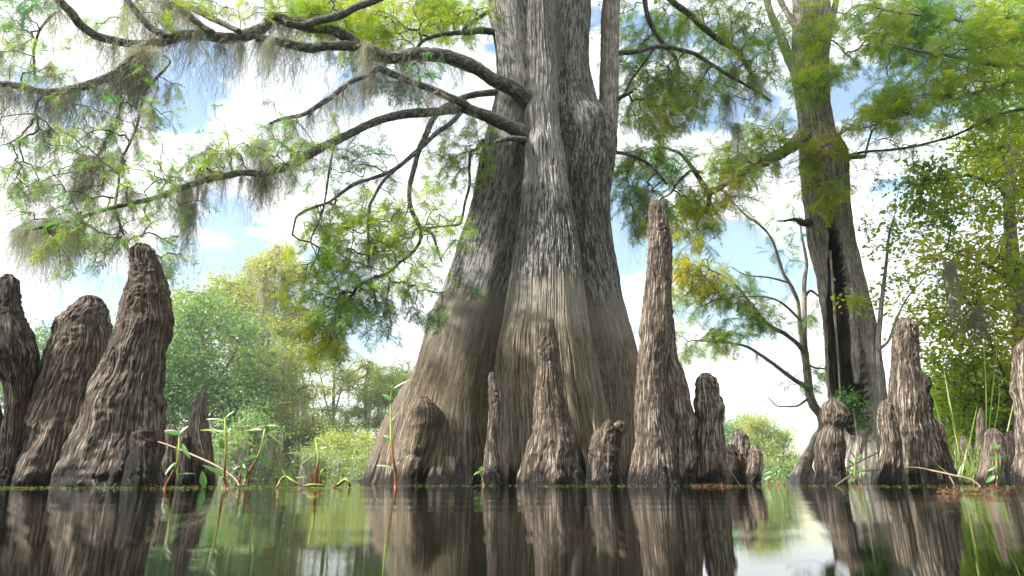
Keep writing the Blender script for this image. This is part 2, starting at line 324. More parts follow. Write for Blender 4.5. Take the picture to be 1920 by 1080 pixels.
# ------------------------------------------------------------------ columns: knees and trunks
def knee_shell(rows, Y, ns=None, seed=0, dr=.85, dy=0.0, top_round=True, fl=.10, nt_=None, nz_=None, amp=1.0, head=.22, zdown=-.35):
    """rows: (py, xl, xr) top to bottom, at distance Y"""
    rows = sorted(rows)
    z = []; cx = []; hw = []
    for (py, xl, xr) in rows:
        a = P(xl, py, Y); b = P(xr, py, Y); z.append(a[2]); cx.append((a[0] + b[0]) / 2); hw.append((b[0] - a[0]) / 2)
    z = np.array(z)[::-1]; cx = np.array(cx)[::-1]; hw = np.array(hw)[::-1]
    zb = z[0]; zt = z[-1]
    z = np.concatenate([[zdown], z]); cx = np.concatenate([[cx[0]], cx]); hw = np.concatenate([[hw[0] * 1.05], hw])
    H = zt - zb; rtop = hw[-1]
    # rings: dense above water, then a rounded cap
    px = Y / F
    nz = nz_ or int(np.clip(H / (px * 1.6), 60, 400)); nt_ = nt_ or int(np.clip(np.max(hw) * 2 * math.pi / (px * 1.5), 64, 480))
    zs = np.concatenate([[zdown, zdown * .4], np.linspace(-.01, zt, nz)])
    caph = rtop * .55
    tcap = np.linspace(0, 1, 12)[1:]
    CX = pchip(z, cx, zs); HW = pchip(z, hw, zs)
    capz = zt + caph * np.sin(tcap * math.pi / 2); caph_w = rtop * np.maximum(np.cos(tcap * math.pi / 2), .012)
    zs = np.concatenate([zs, capz]); CX = np.concatenate([CX, np.full(11, CX[-1])]); HW = np.concatenate([HW, caph_w])
    th = np.linspace(0, 2 * math.pi, nt_, endpoint=False)
    TH, ZZ = np.meshgrid(th, zs); HWg = HW[:, None]
    c, s = np.cos(TH), np.sin(TH)
    sd_ = seed * 7.13
    Rm = np.max(hw) * .62 + HWg * 0
    q = np.stack([c * Rm, s * Rm, ZZ], -1)
    hfrac = np.clip((ZZ - zb) / (zt + caph - zb), 0, 1)
    # big flutes, stronger near the foot
    tw = .5 * noise(np.stack([ZZ * 2.2, ZZ * 0 + sd_, ZZ * 0], -1))
    fk = noise(np.stack([c * 1.6 + sd_, s * 1.6, ZZ * 1.5 + tw], -1)) * .55 + noise(np.stack([np.cos(TH + tw) * 3.2, np.sin(TH + tw) * 3.2 + sd_, ZZ * 1.6], -1)) * .45
    front = .5 + .5 * np.abs(s)                      # leave the traced outline mostly alone
    rr = HWg * (1 + fl * 1.9 * fk * (1.25 - .75 * hfrac) * front)
    # lumps
    rr = rr + HWg * .13 * fbm(q * 7 + sd_, 2) + HWg * .07 * fbm(q * 17 + sd_, 2)
    # fibres and peeling strips
    wv = .024 * np.stack([noise(q * 7 + 3), noise(q * 7 + 9), noise(q * 7)], -1)
    c1 = np.exp(-(noise((q + wv) * np.array([20, 20, 1.2]) + sd_) / .07) ** 2); c2 = np.exp(-(noise((q + wv) * np.array([44, 44, 2.8]) + sd_) / .10) ** 2)
    chip = np.floor((noise((q + wv) * np.array([30, 30, 4.0]) + 2 * sd_) * .5 + .5) * 5) / 5; gran = noise(q * np.array([120, 120, 40.0]) + sd_)
    fibre = 1 - np.abs(noise((q + wv) * np.array([62, 62, 4.0]) + sd_)) * 2.2
    fibre2 = 1 - np.abs(noise((q + wv) * np.array([105, 105, 14.0]) + sd_)) * 2.2
    burl = 1 - np.abs(noise((q + wv * 2) * np.array([22, 22, 26]) + sd_)) * 2.4
    hm = sstep(1 - head * 1.6, 1 - head * .5, hfrac)
    plain = .55 + .45 * sstep(-.3, .35, noise(q * 3.1 + sd_ * 2))
    d = (fibre * .0022 + fibre2 * .0018 - c1 * .0075 - c2 * .0042 + chip * .0035 + gran * .0012 + .005) * (1 - hm * .6) * plain + burl * .008 * (.12 + .88 * hm)
    rr = rr + amp * (d - .004) * np.clip(HWg / .05, .0, 1)
    Xv = CX[:, None] + c * rr
    Yv = Y + dy - s * rr * dr                         # s>0 faces the camera
    Zv = ZZ + amp * .004 * burl * hm
    V = np.stack([Xv, Yv, Zv], -1).reshape(-1, 3)
    top = np.array([[CX[-1], Y + dy, zs[-1] + .001]])
    n0 = len(V); V = np.concatenate([V, top])
    bk = np.concatenate([q.reshape(-1, 3) + sd_, top + sd_])
    last = (len(zs) - 1) * nt_
    j = np.arange(nt_)
    tri = np.stack([last + j, last + (j + 1) % nt_, np.full(nt_, n0)], -1)
    # V ordering: angle grows from +x toward the camera, so flip for outward normals
    quads = grid_faces(len(zs), nt_)[:, ::-1]
    tone = np.clip(.5 + .45 * fbm(bk * 2.3, 3) + .25 * math.sin(sd_ * 5), 0, 1)
    return V, quads, tri[:, ::-1], bk, tone
def join_shells(sh):
    Vs, Q, T, B, N_ = [], [], [], [], []; o = 0
    for (V, q, t, b, n_) in sh:
        Vs.append(V); Q.append(q + o); T.append(t + o); B.append(b); N_.append(n_); o += len(V)
    return np.concatenate(Vs), np.concatenate(Q), np.concatenate(T), np.concatenate(B), np.concatenate(N_)
KG = 'cypress knees standing in the water'
def knee(label, Y, shells, mat='knee', **kw):
    sh = []
    for k, s in enumerate(shells):
        kk = dict(kw); kk.update(s[1] if isinstance(s, tuple) else {}); rows = s[0] if isinstance(s, tuple) else s
        sh.append(knee_shell(rows, Y + kk.pop('oy', 0), seed=abs(hash(label)) % 1 + len(label) * .37 + k * 2.1, **kk))
    V, Q, T, B, TN = join_shells(sh)
    o = make_mesh('cypress_knee', V, [Q, T], M[mat], attrs={'bk': B, 'tone': TN})
    base = V[V[:, 2] < .05]
    recenter(o, (float(base[:, 0].mean()), float(base[:, 1].mean()), 0.0))
    return tag(o, label, 'cypress knee', KG)

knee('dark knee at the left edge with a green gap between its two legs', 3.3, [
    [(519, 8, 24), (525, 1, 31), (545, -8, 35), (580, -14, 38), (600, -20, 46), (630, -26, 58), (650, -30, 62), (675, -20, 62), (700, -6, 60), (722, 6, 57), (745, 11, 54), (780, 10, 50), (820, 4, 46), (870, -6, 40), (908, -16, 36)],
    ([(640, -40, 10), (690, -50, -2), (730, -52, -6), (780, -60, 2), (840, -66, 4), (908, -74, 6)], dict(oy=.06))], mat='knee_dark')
knee('broad blunt brown knee, second from the left, leaning right', 3.45, [
    [(566, 150, 190), (575, 140, 197), (590, 125, 201), (605, 113, 203), (620, 109, 205), (650, 103, 210), (680, 92, 208), (700, 84, 205), (725, 69, 200), (760, 52, 193), (800, 38, 186), (830, 30, 181), (860, 20, 178), (885, 8, 176), (908, -4, 174)]], fl=.13)
knee('tall massive brown knee leaning right, third from the left', 3.15, [
    [(465, 252, 281), (470, 247, 287), (482, 245, 291), (500, 247, 300), (520, 243, 306), (545, 238, 315), (560, 232, 316), (580, 228, 317), (610, 224, 319), (630, 220, 316), (650, 212, 311), (680, 200, 308), (700, 190, 306), (750, 170, 302), (800, 155, 302), (850, 135, 300), (880, 122, 300), (908, 108, 298)]], fl=.10, head=.35)
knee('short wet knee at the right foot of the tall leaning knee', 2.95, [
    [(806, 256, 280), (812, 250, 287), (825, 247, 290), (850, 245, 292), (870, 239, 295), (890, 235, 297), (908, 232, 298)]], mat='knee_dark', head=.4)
knee('smooth reddish knee with a truncated top behind the water weeds', 4.3, [
    [(739, 372, 386), (745, 370, 388), (760, 366, 388), (780, 359, 389), (800, 354, 391), (820, 352, 394), (850, 357, 398), (880, 358, 402), (908, 353, 405)],
    ([(785, 360, 372), (800, 346, 366), (830, 338, 362), (870, 336, 366), (908, 332, 368)], dict(oy=.05))], amp=.5)
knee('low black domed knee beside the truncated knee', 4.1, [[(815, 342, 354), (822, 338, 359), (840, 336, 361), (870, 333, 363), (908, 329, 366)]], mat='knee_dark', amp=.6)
knee('small stubby knee just right of the tall leaning knee', 4.2, [[(800, 313, 328), (808, 309, 333), (830, 303, 335), (870, 299, 335), (908, 295, 337)]], amp=.7)
knee('very slender knee rising in front of the main trunk', 4.55, [
    [(701, 918, 926), (710, 916, 928), (725, 917, 934), (740, 917, 941), (755, 917, 940), (780, 916, 937), (820, 912, 936), (860, 908, 938), (885, 905, 942), (908, 902, 945)]], head=.3, fl=.05)
knee('pointed knee with a swollen neck in front of the main trunk', 4.5, [
    [(599, 1028, 1036), (606, 1023, 1039), (630, 1016, 1042), (650, 1009, 1047), (662, 1007, 1049), (678, 1010, 1048), (690, 1009, 1050), (720, 1005, 1054), (750, 1003, 1060), (780, 1000, 1068), (810, 995, 1076), (840, 986, 1082), (870, 980, 1085), (890, 975, 1088), (908, 970, 1091)]], fl=.12, head=.3)
knee('squat knee ending in two knobbly heads', 4.4, [
    [(806, 1122, 1146), (815, 1112, 1153), (830, 1108, 1158), (860, 1104, 1161), (885, 1101, 1159), (908, 1097, 1157)],
    ([(788, 1137, 1144), (795, 1131, 1149), (805, 1127, 1152), (825, 1120, 1152), (860, 1120, 1150)], dict(oy=-.02, head=.9)),
    ([(792, 1156, 1168), (797, 1150, 1172), (806, 1150, 1172), (820, 1146, 1167), (840, 1141, 1162), (870, 1136, 1160)], dict(oy=.03, head=.9))], head=.5)
knee('tallest knee, a narrow spire right of the main trunk', 4.2, [
    [(378, 1224, 1236), (384, 1219, 1241), (395, 1217, 1246), (405, 1217, 1248), (420, 1216, 1252), (440, 1215, 1257), (465, 1214, 1259), (490, 1214, 1258), (520, 1211, 1257), (550, 1208, 1258), (590, 1204, 1258), (630, 1200, 1256), (672, 1198, 1252), (700, 1195, 1250), (740, 1193, 1252), (780, 1192, 1256), (820, 1190, 1260), (860, 1184, 1265), (890, 1179, 1269), (908, 1175, 1272)],
    ([(560, 1226, 1258), (610, 1222, 1263), (650, 1224, 1268), (672, 1226, 1271), (700, 1226, 1282), (740, 1226, 1292), (780, 1226, 1300), (820, 1226, 1303), (860, 1226, 1304), (908, 1226, 1305)], dict(oy=.10))], fl=.09, head=.18)
knee('round headed knee next to the tallest spire', 4.35, [
    [(705, 1313, 1333), (710, 1307, 1341), (725, 1304, 1345), (740, 1305, 1347), (748, 1303, 1352), (765, 1302, 1358), (780, 1303, 1359), (795, 1306, 1355), (830, 1304, 1357), (860, 1303, 1360), (908, 1302, 1363)]], head=.35)
knee('middle knee of the small trio left of the far shore gap', 4.9, [[(808, 1379, 1391), (815, 1374, 1400), (830, 1372, 1405), (850, 1370, 1408), (908, 1370, 1411)]], head=.3)
knee('right hand knee of the small trio', 4.75, [[(839, 1411, 1421), (846, 1406, 1426), (870, 1402, 1430), (890, 1397, 1427), (908, 1393, 1425)]], head=.3)
knee('low dark left hand knee of the small trio', 4.6, [[(838, 1362, 1378), (846, 1360, 1386), (865, 1360, 1395), (885, 1360, 1397), (908, 1358, 1400)]], mat='knee_dark', head=.4)
knee('mushroom shaped knee with a bulbous cap by the hollow tree', 4.2, [
    [(749, 1555, 1567), (757, 1547, 1577), (768, 1541, 1588), (780, 1539, 1593), (790, 1539, 1592), (798, 1543, 1586), (805, 1541, 1580), (815, 1534, 1581), (835, 1529, 1584), (860, 1528, 1584), (885, 1528, 1587), (908, 1526, 1592)]], head=.42)
knee('narrow knee leaning against the tall pillar knee on the right', 4.4, [
    [(753, 1655, 1666), (760, 1650, 1672), (775, 1648, 1676), (800, 1648, 1682), (830, 1652, 1688), (860, 1651, 1690), (880, 1647, 1690), (908, 1637, 1692)]], head=.25)
knee('tall pillar shaped knee with a rounded top on the right', 4.6, [
    [(601, 1688, 1706), (606, 1682, 1714), (620, 1677, 1718), (645, 1675, 1719), (670, 1674, 1720), (700, 1671, 1724), (740, 1670, 1732), (780, 1669, 1736), (820, 1672, 1741), (860, 1674, 1748), (908, 1674, 1757)]], fl=.12)
knee('dark narrow knee half hidden behind the pillar knee', 4.95, [
    [(702, 1728, 1736), (710, 1724, 1741), (722, 1722, 1745), (738, 1722, 1741), (752, 1722, 1749), (775, 1720, 1747), (800, 1720, 1758), (840, 1722, 1772), (880, 1725, 1782), (908, 1725, 1790)]], mat='knee_dark', head=.4)
knee('brown knee behind the dark narrow one', 5.3, [[(788, 1751, 1760), (798, 1747, 1767), (830, 1746, 1774), (908, 1744, 1796)]], head=.3)
knee('pale pinkish knee cut off by the right edge', 4.0, [
    [(642, 1914, 1932), (650, 1906, 1940), (670, 1903, 1945), (700, 1899, 1946), (730, 1898, 1950), (755, 1905, 1950), (800, 1909, 1955), (850, 1910, 1960), (908, 1904, 1970)]], fl=.16, head=.3)
knee('reddish brown knee with a black foot on the right bank', 5.3, [[(808, 1853, 1870), (815, 1848, 1878), (840, 1846, 1882), (870, 1841, 1886), (908, 1833, 1894)]], amp=.7)
knee('blackish knee between the reddish knee and the right edge', 5.5, [[(812, 1888, 1902), (822, 1884, 1910), (860, 1882, 1916), (908, 1878, 1922)]], mat='knee_dark', amp=.7)
knee('blurred grey knee in the reeds of the right bank', 7.2, [[(822, 1796, 1812), (832, 1790, 1822), (865, 1788, 1830), (908, 1784, 1834)]], amp=.6)
knee('thin far knee rising above the right bank', 7.4, [[(768, 1836, 1842), (780, 1833, 1845), (830, 1830, 1849), (908, 1826, 1854)]], amp=.6)
knee('small black pointed knee left of the mushroom shaped knee', 5.0, [[(858, 1508, 1513), (866, 1506, 1518), (885, 1503, 1525), (908, 1498, 1532)]], mat='knee_dark')

# ------------------------------------------------------------------ the great cypress trunk
def lobe_rows(rows, Y):
    rows = sorted(rows); z, x, r = [], [], []; Yf = Y
    for (py, xl, xr) in rows:
        if callable(Yf): Y = Yf(py)
        a = P(xl, py, Y); b = P(xr, py, Y); z.append(a[2]); x.append((a[0] + b[0]) / 2); r.append((b[0] - a[0]) / 2)
    return np.array(z)[::-1], np.array(x)[::-1], np.array(r)[::-1]
YC = lambda py: float(np.interp(py, [-100, 150, 420, 640, 900], [6.14, 6.10, 5.82, 5.46, 5.38]))
Ylob = dict(C=5.55, L=6.28, Rr=6.38, B=6.7, Wt=6.55)
LB = {
 'C': [(-420, 985, 1015), (-200, 984, 1028), (0, 986, 1037), (100, 987, 1042), (185, 987, 1048), (240, 986, 1052), (300, 983, 1060), (370, 978, 1070), (440, 968, 1082), (540, 953, 1094), (600, 944, 1101), (650, 934, 1110), (700, 929, 1120), (800, 925, 1140), (908, 922, 1166)],
 'L': [(-420, 905, 975), (-200, 905, 990), (0, 915, 1000), (60, 925, 1005), (100, 930, 1010), (170, 932, 1020), (230, 918, 1012), (300, 902, 1000), (350, 893, 992), (400, 880, 988), (450, 862, 982), (500, 846, 976), (550, 828, 970), (600, 803, 962), (650, 788, 957), (700, 770, 953), (750, 748, 952), (800, 730, 955), (850, 716, 960), (908, 703, 964)],
 'Rr': [(-420, 1030, 1095), (0, 1032, 1106), (100, 1030, 1103), (190, 1020, 1118), (240, 1010, 1150), (270, 1005, 1156), (300, 1003, 1152), (350, 1008, 1145), (400, 1022, 1142), (450, 1032, 1147), (500, 1042, 1155), (550, 1052, 1163), (600, 1062, 1175), (650, 1072, 1187), (700, 1080, 1193), (800, 1086, 1196), (908, 1084, 1202)],
 'B': [(-420, 945, 1075), (0, 938, 1092), (200, 942, 1104), (400, 925, 1108), (600, 905, 1110), (750, 890, 1115), (908, 880, 1120)],
 'Wt': [(640, 806, 850), (700, 772, 850), (750, 736, 830), (800, 706, 800), (850, 684, 780), (908, 659, 765)],
}
lob = {k: lobe_rows(v, YC if k == 'C' else Ylob[k]) for k, v in LB.items()}
zCY = lob['C'][0]; yCY = np.array([YC(r[0]) for r in sorted(LB['C'])])[::-1]
def lobY(k, zv):
    return (pchip(zCY, yCY, np.clip(zv, zCY[0], zCY[-1])) if k == 'C' else np.full(len(zv), Ylob[k]))[:, None]
AX, AY = P(1015, 400, 6.2)[0], 6.18
ZB, ZT = -.4, 7.2
nzc, ntc = 330, 420
u = np.linspace(0, 1, ntc * 3, endpoint=False)
# more columns on the side that faces the camera
tden = np.cumsum(1 + 2.2 * np.clip(np.sin(2 * np.pi * np.linspace(0, 1, 4000)), -.2, 1)); tden = tden / tden[-1]
TH1 = np.interp(u, tden, np.linspace(0, 2 * math.pi, 4000))
zf = np.concatenate([[ZB, -.2], np.linspace(-.02, 4.9, 860), np.linspace(4.93, ZT, 60)])
zc = zf[::3] if (len(zf) - 1) % 3 == 0 else np.append(zf[::3], zf[-1]); thc = TH1[::3]
def trunk_r(thv, zv):
    th, zz = np.meshgrid(thv, zv)
    ax = AX + 0 * zz; t = np.full(th.shape, 2.4)
    prm = []
    for k in lob:
        z, x, r = lob[k]
        cxk = pchip(z, x, np.clip(zv, z[0], z[-1])); rk = pchip(z, r, np.clip(zv, z[0], z[-1]))
        rk = np.where(zv > z[-1] + .02, -.5, rk) if k in ('Wt', 'Kn') else rk
        if k in ('Wt',): rk = np.where(zv > z[-1] - .3, rk * np.clip((z[-1] - zv) / .3, 0, 1) - .12 * (1 - np.clip((z[-1] - zv) / .3, 0, 1)), rk)
        prm.append((cxk[:, None], lobY(k, zv), rk[:, None], {'C': .04, 'L': .04, 'Rr': .03}.get(k, .05)))
    c, s = np.cos(th), np.sin(th)
    for it in range(60):
        X = ax + c * t; Yv = AY - s * t
        d = None
        for (cxk, yk, rk, kk) in prm:
            dk = np.hypot(X - cxk, Yv - yk) - rk
            if d is None: d = dk
            else:
                h = np.clip(.5 + .5 * (d - dk) / kk, 0, 1); d = d * (1 - h) + dk * h - kk * h * (1 - h)
        t = np.maximum(t - d * .8, .02)
    return t
rc = trunk_r(thc, zc)
# bilinear to the fine grid
def up_axis(a, xs, xn, axis):
    k = np.clip(np.searchsorted(xs, xn) - 1, 0, len(xs) - 2); f = np.clip((xn - xs[k]) / (xs[k + 1] - xs[k]), 0, 1)
    A = np.take(a, k, axis); B_ = np.take(a, k + 1, axis); sh = [1, 1]; sh[axis] = -1; f = f.reshape(sh)
    return A * (1 - f) + B_ * f
thx = np.append(thc, thc[0] + 2 * math.pi); rcx = np.concatenate([rc, rc[:, :1]], 1)
rt = up_axis(up_axis(rcx, zc, zf, 0), thx, TH1, 1)
TH, ZZ = np.meshgrid(TH1, zf); c, s = np.cos(TH), np.sin(TH)
# bark runs along each lobe: coordinates relative to the lobe a point belongs to
RREF = dict(C=.46, L=.55, Rr=.40, B=.7, Wt=.42); X_ = AX + c * rt; Y_ = AY - s * rt; best = np.full(rt.shape, 9e9); sec = best.copy(); q = np.zeros(rt.shape + (3,)); isC = np.zeros(rt.shape); isR = np.zeros(rt.shape)
for ik, k in enumerate(lob):
    z_, x_, r_ = lob[k]; zq = np.clip(zf, z_[0], z_[-1]); cxk = pchip(z_, x_, zq)[:, None]; rk = np.maximum(pchip(z_, r_, zq), .03)[:, None]
    yk = lobY(k, zf); dk = np.hypot(X_ - cxk, Y_ - yk) - rk
    if k == 'Wt': dk = dk + np.where(zf > z_[-1] - .3, 9.0, 0)[:, None]
    w_ = dk < best; sec = np.where(w_, best, np.minimum(sec, dk)) if k != 'B' else sec; best = np.where(w_, dk, best)
    qk = np.stack([(X_ - cxk) / rk * RREF[k] + ik * 5, (Y_ - yk) / rk * RREF[k], ZZ + 0 * rk], -1); q = np.where(w_[..., None], qk, q)
    isC = np.where(w_, float(k == 'C'), isC); isR = np.where(w_, float(k == 'Rr'), isR)
low = sstep(2.2, .2, ZZ)
lown = fbm(np.stack([c * 2.6, s * 2.6, ZZ * .45], -1) + 5, 2)
g_ = np.gradient(rt, axis=1) / np.gradient(TH, axis=1) / np.maximum(rt, .05); damp = 1 / (1 + (1.3 * g_) ** 2)
rt = rt * (1 + (.035 + .05 * low) * lown) + (.012 + .045 * low) * noise(np.stack([c * 8, s * 8, ZZ * .55], -1)) + .03 * low * noise(np.stack([c * 17, s * 17, ZZ * .8 + 5], -1))
w = .022 * np.stack([noise(q * 3), noise(q * 3 + 8), noise(q * 3 + 3)], -1)
upm = sstep(1.45, 1.9, ZZ)
fa = 1 - 2.1 * np.abs(noise((q + w) * np.array([30, 30, .9])))
fb = 1 - 2.1 * np.abs(noise((q + w) * np.array([62, 62, 2.4])))
fu = 1 - 2.1 * np.abs(noise((q + w) * np.array([40, 40, 6.5]) + 2))
ck = np.exp(-(noise((q + w) * np.array([13, 13, .6]) + 7) / .07) ** 2)
rt = rt + damp * (fa * .006 + fb * (.005 - .002 * upm) - ck * (.020 - .008 * upm) + fu * .008 * upm + .014 * fbm(q * 3.0, 3))
rt = rt - (s > .1) * np.exp(-((sec - best) / .085) ** 2) * (.035 + .13 * sstep(3.2, 1.6, ZZ)) * (.75 + .25 * noise(np.stack([ZZ * 2, ZZ * 0, ZZ * 0 + 4], -1)))
nearL = sstep(.0, -.18, X_ - (cC0 := pchip(lob['C'][0], lob['C'][1], np.clip(zf, lob['C'][0][0], lob['C'][0][-1])))[:, None])
rt = rt - (s > .1) * nearL * np.exp(-((sec - best) / .026) ** 2) * .17 * sstep(.5, 1.0, ZZ) * sstep(2.75, 2.0, ZZ) * (.8 + .3 * noise(np.stack([ZZ * 5, ZZ * 0, ZZ * 0 + 9], -1)))
# burl knobs
for (bx, by, br, ba) in [(1042, 385, .085, .05), (1010, 262, .10, .05), (1001, 190, .10, .05), (985, 345, .07, .03), (800, 640, .05, .015), (1062, 60, .05, .02)]:
    p = P(bx, by, 5.75); dd = np.sqrt((AX + c * rt - p[0]) ** 2 + (ZZ - p[2]) ** 2 * .8); rt = rt + ba * np.exp(-(dd / br) ** 2) * (s > 0)
Xt = AX + c * rt; Yt = AY - s * rt
V = np.stack([Xt, Yt, ZZ], -1).reshape(-1, 3)
zC, xC, rC = lob['C']; cC = pchip(zC, xC, zf)[:, None]; rCz = pchip(zC, rC, zf)[:, None]
onC = sstep(1.25, .85, np.abs(Xt - cC) / rCz) * (s > 0)
tone = .57 + .12 * noise(q * np.array([1.3, 1.3, .8])) - .12 * isR + isC * (-.14 + sstep(2.1, 3.1, ZZ) * .30)
tree = thing('bald_cypress', 'huge bald cypress with a fluted swollen base and long mossy limbs', 'cypress tree', (AX, AY, 0))
make_mesh('trunk', V, [grid_faces(len(zf), len(TH1))[:, ::-1]], M['trunk'], tree, {'bk': q.reshape(-1, 3), 'tone': tone.ravel()})

kn = knee_shell([(747, 785, 803), (753, 778, 812), (765, 772, 821), (790, 766, 824), (830, 758, 818), (870, 752, 806), (908, 746, 800)], 5.76, seed=4.4, dr=1.0, head=.2, amp=.8)
make_mesh('root_knob', kn[0], [kn[1], kn[2]], M['trunk'], tree, {'bk': kn[3], 'tone': np.full(len(kn[0]), .4)})

# ------------------------------------------------------------------ tubes, limbs and twigs
def tube(pts, rad, seg=10, sub=6, rough=.08, seed=0, ribs=0.0):
    pts = np.asarray(pts, float); rad = np.asarray(rad, float)
    L = np.concatenate([[0], np.cumsum(np.linalg.norm(np.diff(pts, axis=0), axis=1))])
    n = (len(pts) - 1) * sub + 1; t = np.linspace(0, L[-1], n)
    p = np.stack([pchip(L, pts[:, k], t) for k in range(3)], -1); r = pchip(L, rad, t)
    tg = np.gradient(p, axis=0); tg /= np.linalg.norm(tg, axis=1)[:, None] + 1e-9
    up = np.array([0, 1.0, 0]) if abs(tg[:, 1]).mean() < .7 else np.array([0, 0, 1.0])
    a = np.cross(tg, up); a /= np.linalg.norm(a, axis=1)[:, None] + 1e-9; b = np.cross(tg, a)
    th = np.linspace(0, 2 * math.pi, seg, endpoint=False); c, s = np.cos(th), np.sin(th)
    q = np.stack([c[None] * r[:, None], s[None] * r[:, None], t[:, None] + 0 * c[None]], -1) + seed * 3.7
    rr = r[:, None] * (1 + rough * 2 * noise(q * np.array([6 / max(r.max(), .01) * .12, 6 / max(r.max(), .01) * .12, 5.0])) + rough * noise(q * 22))
    if ribs: rr = rr + ribs * (1 - 2 * np.abs(noise(q * np.array([40, 40, 5.0]))))
    V = p[:, None] + a[:, None] * (c[None] * rr)[..., None] + b[:, None] * (s[None] * rr)[..., None]
    V = V.reshape(-1, 3)
    Q = grid_faces(n, seg)
    Vn = np.concatenate([V, p[:1], p[-1:]]); j = np.arange(seg)
    T = np.concatenate([np.stack([(j + 1) % seg, j, np.full(seg, len(V))], -1), np.stack([(n - 1) * seg + j, (n - 1) * seg + (j + 1) % seg, np.full(seg, len(V) + 1)], -1)])
    bk = np.concatenate([q.reshape(-1, 3), q[0, :1] * 1.0, q[-1, :1] * 1.0])
    return Vn, Q, T, bk, p
def limb(pix, Y0, Y1, parent, mat='limb', seg=12, sub=10, name='limb', rough=.10, ribs=.0015, seed=0):
    """pix: (px, py, full width in px)"""
    k = np.linspace(0, 1, len(pix)); pts = [P(a, b, Y0 + (Y1 - Y0) * t) for (a, b, w), t in zip(pix, k)]
    fac = .39 if parent is not None and parent.name.startswith('slender') else .5
    rad = [w * fac * (Y0 + (Y1 - Y0) * t) / F for (a, b, w), t in zip(pix, k)]
    Vn, Q, T, bk, p = tube(pts, rad, seg, sub, rough, seed, ribs)
    make_mesh(name, Vn, [Q, T], M[mat], parent, {'bk': bk})
    return p

def in_poly(poly, n, r=rng):
    poly = np.array(poly, float); lo, hi = poly.min(0), poly.max(0); out = []
    while len(out) < n:
        p = lo + r.random(2) * (hi - lo); ins = False; j = len(poly) - 1
        for i in range(len(poly)):
            if (poly[i, 1] > p[1]) != (poly[j, 1] > p[1]) and p[0] < (poly[j, 0] - poly[i, 0]) * (p[1] - poly[i, 1]) / (poly[j, 1] - poly[i, 1]) + poly[i, 0]: ins = not ins
            j = i
        if ins: out.append(p)
    return np.array(out)
def targets(poly, n, Y0, Y1, clump=0, spread=18):
    """points for leaf tufts inside a patch of the tree; clump>0 gathers them round that many centres"""
    if clump:
        cc = in_poly(poly, clump); k = rng.integers(0, clump, n); xy = cc[k] + rng.normal(size=(n, 2)) * spread * np.array([1.3, .8]); cy = rng.random(clump)[k]
        ys = Y0 + (Y1 - Y0) * np.clip(cy + rng.normal(size=n) * .12, 0, 1)
    else:
        xy = in_poly(poly, n); ys = Y0 + (Y1 - Y0) * rng.random(n)
    return np.array([P(a, b, y) for (a, b), y in zip(xy, ys)])
def network(roots, tg, jit=.12, droop=0.0, mid=2):
    """join every target to the nearest branch already grown; gives edges and tip directions"""
    roots = np.asarray(roots); d0 = np.min(np.linalg.norm(tg[:, None] - roots[None], axis=2), axis=1)
    tg = tg[np.argsort(d0)]
    cap = len(roots) + len(tg) * (mid + 1)
    nodes = np.zeros((cap, 3)); nodes[:len(roots)] = roots; dep = np.zeros(cap); par = np.full(cap, -1); n = len(roots); tips = []
    for p in tg:
        dv = np.linalg.norm(nodes[:n] - p, axis=1); k = int(np.argmin(dv + .22 * dep[:n])); a = nodes[k]; L = dv[k]; prev = k
        for i in range(1, mid + 1):
            f = i / (mid + 1); m = a + (p - a) * f + rng.normal(size=3) * jit * L * .5; m[2] += L * .14 * math.sin(f * math.pi) * (1 - droop)
            nodes[n] = m; par[n] = prev; dep[n] = dep[k] + L * f; prev = n; n += 1
        nodes[n] = p; par[n] = prev; dep[n] = dep[k] + L; tips.append(n); n += 1
    nodes = nodes[:n]; par = par[:n]
    cnt = np.zeros(n); cnt[tips] = 1
    for i in range(n - 1, -1, -1):
        if par[i] >= 0: cnt[par[i]] += cnt[i]
    e = np.where(par >= 0)[0]
    return nodes, par, cnt, e, np.array(tips)
def edge_mesh(nodes, par, cnt, e, r0, pw=.42, seg=4, rmax=.05):
    p1 = nodes[e]; p0 = nodes[par[e]]; r1 = np.minimum(r0 * cnt[e] ** pw, rmax); ra = np.minimum(r0 * np.maximum(cnt[par[e]], cnt[e]) ** pw, r1 * 1.35)
    t = p1 - p0; t /= np.linalg.norm(t, axis=1)[:, None] + 1e-9
    up = np.where(np.abs(t[:, 2:3]) < .8, np.array([[0, 0, 1.0]]), np.array([[1.0, 0, 0]])); a = np.cross(t, up); a /= np.linalg.norm(a, axis=1)[:, None]; b = np.cross(t, a)
    th = np.linspace(0, 2 * math.pi, seg, endpoint=False); ring = a[:, None] * np.cos(th)[None, :, None] + b[:, None] * np.sin(th)[None, :, None]
    V = np.concatenate([p0[:, None] + ring * ra[:, None, None], p1[:, None] + ring * r1[:, None, None]], 1)
    j = np.arange(seg); f = np.stack([j, (j + 1) % seg, (j + 1) % seg + seg, j + seg], -1)
    Fc = (np.arange(len(e)) * 2 * seg)[:, None, None] + f[None]
    return V.reshape(-1, 3), Fc.reshape(-1, 4)

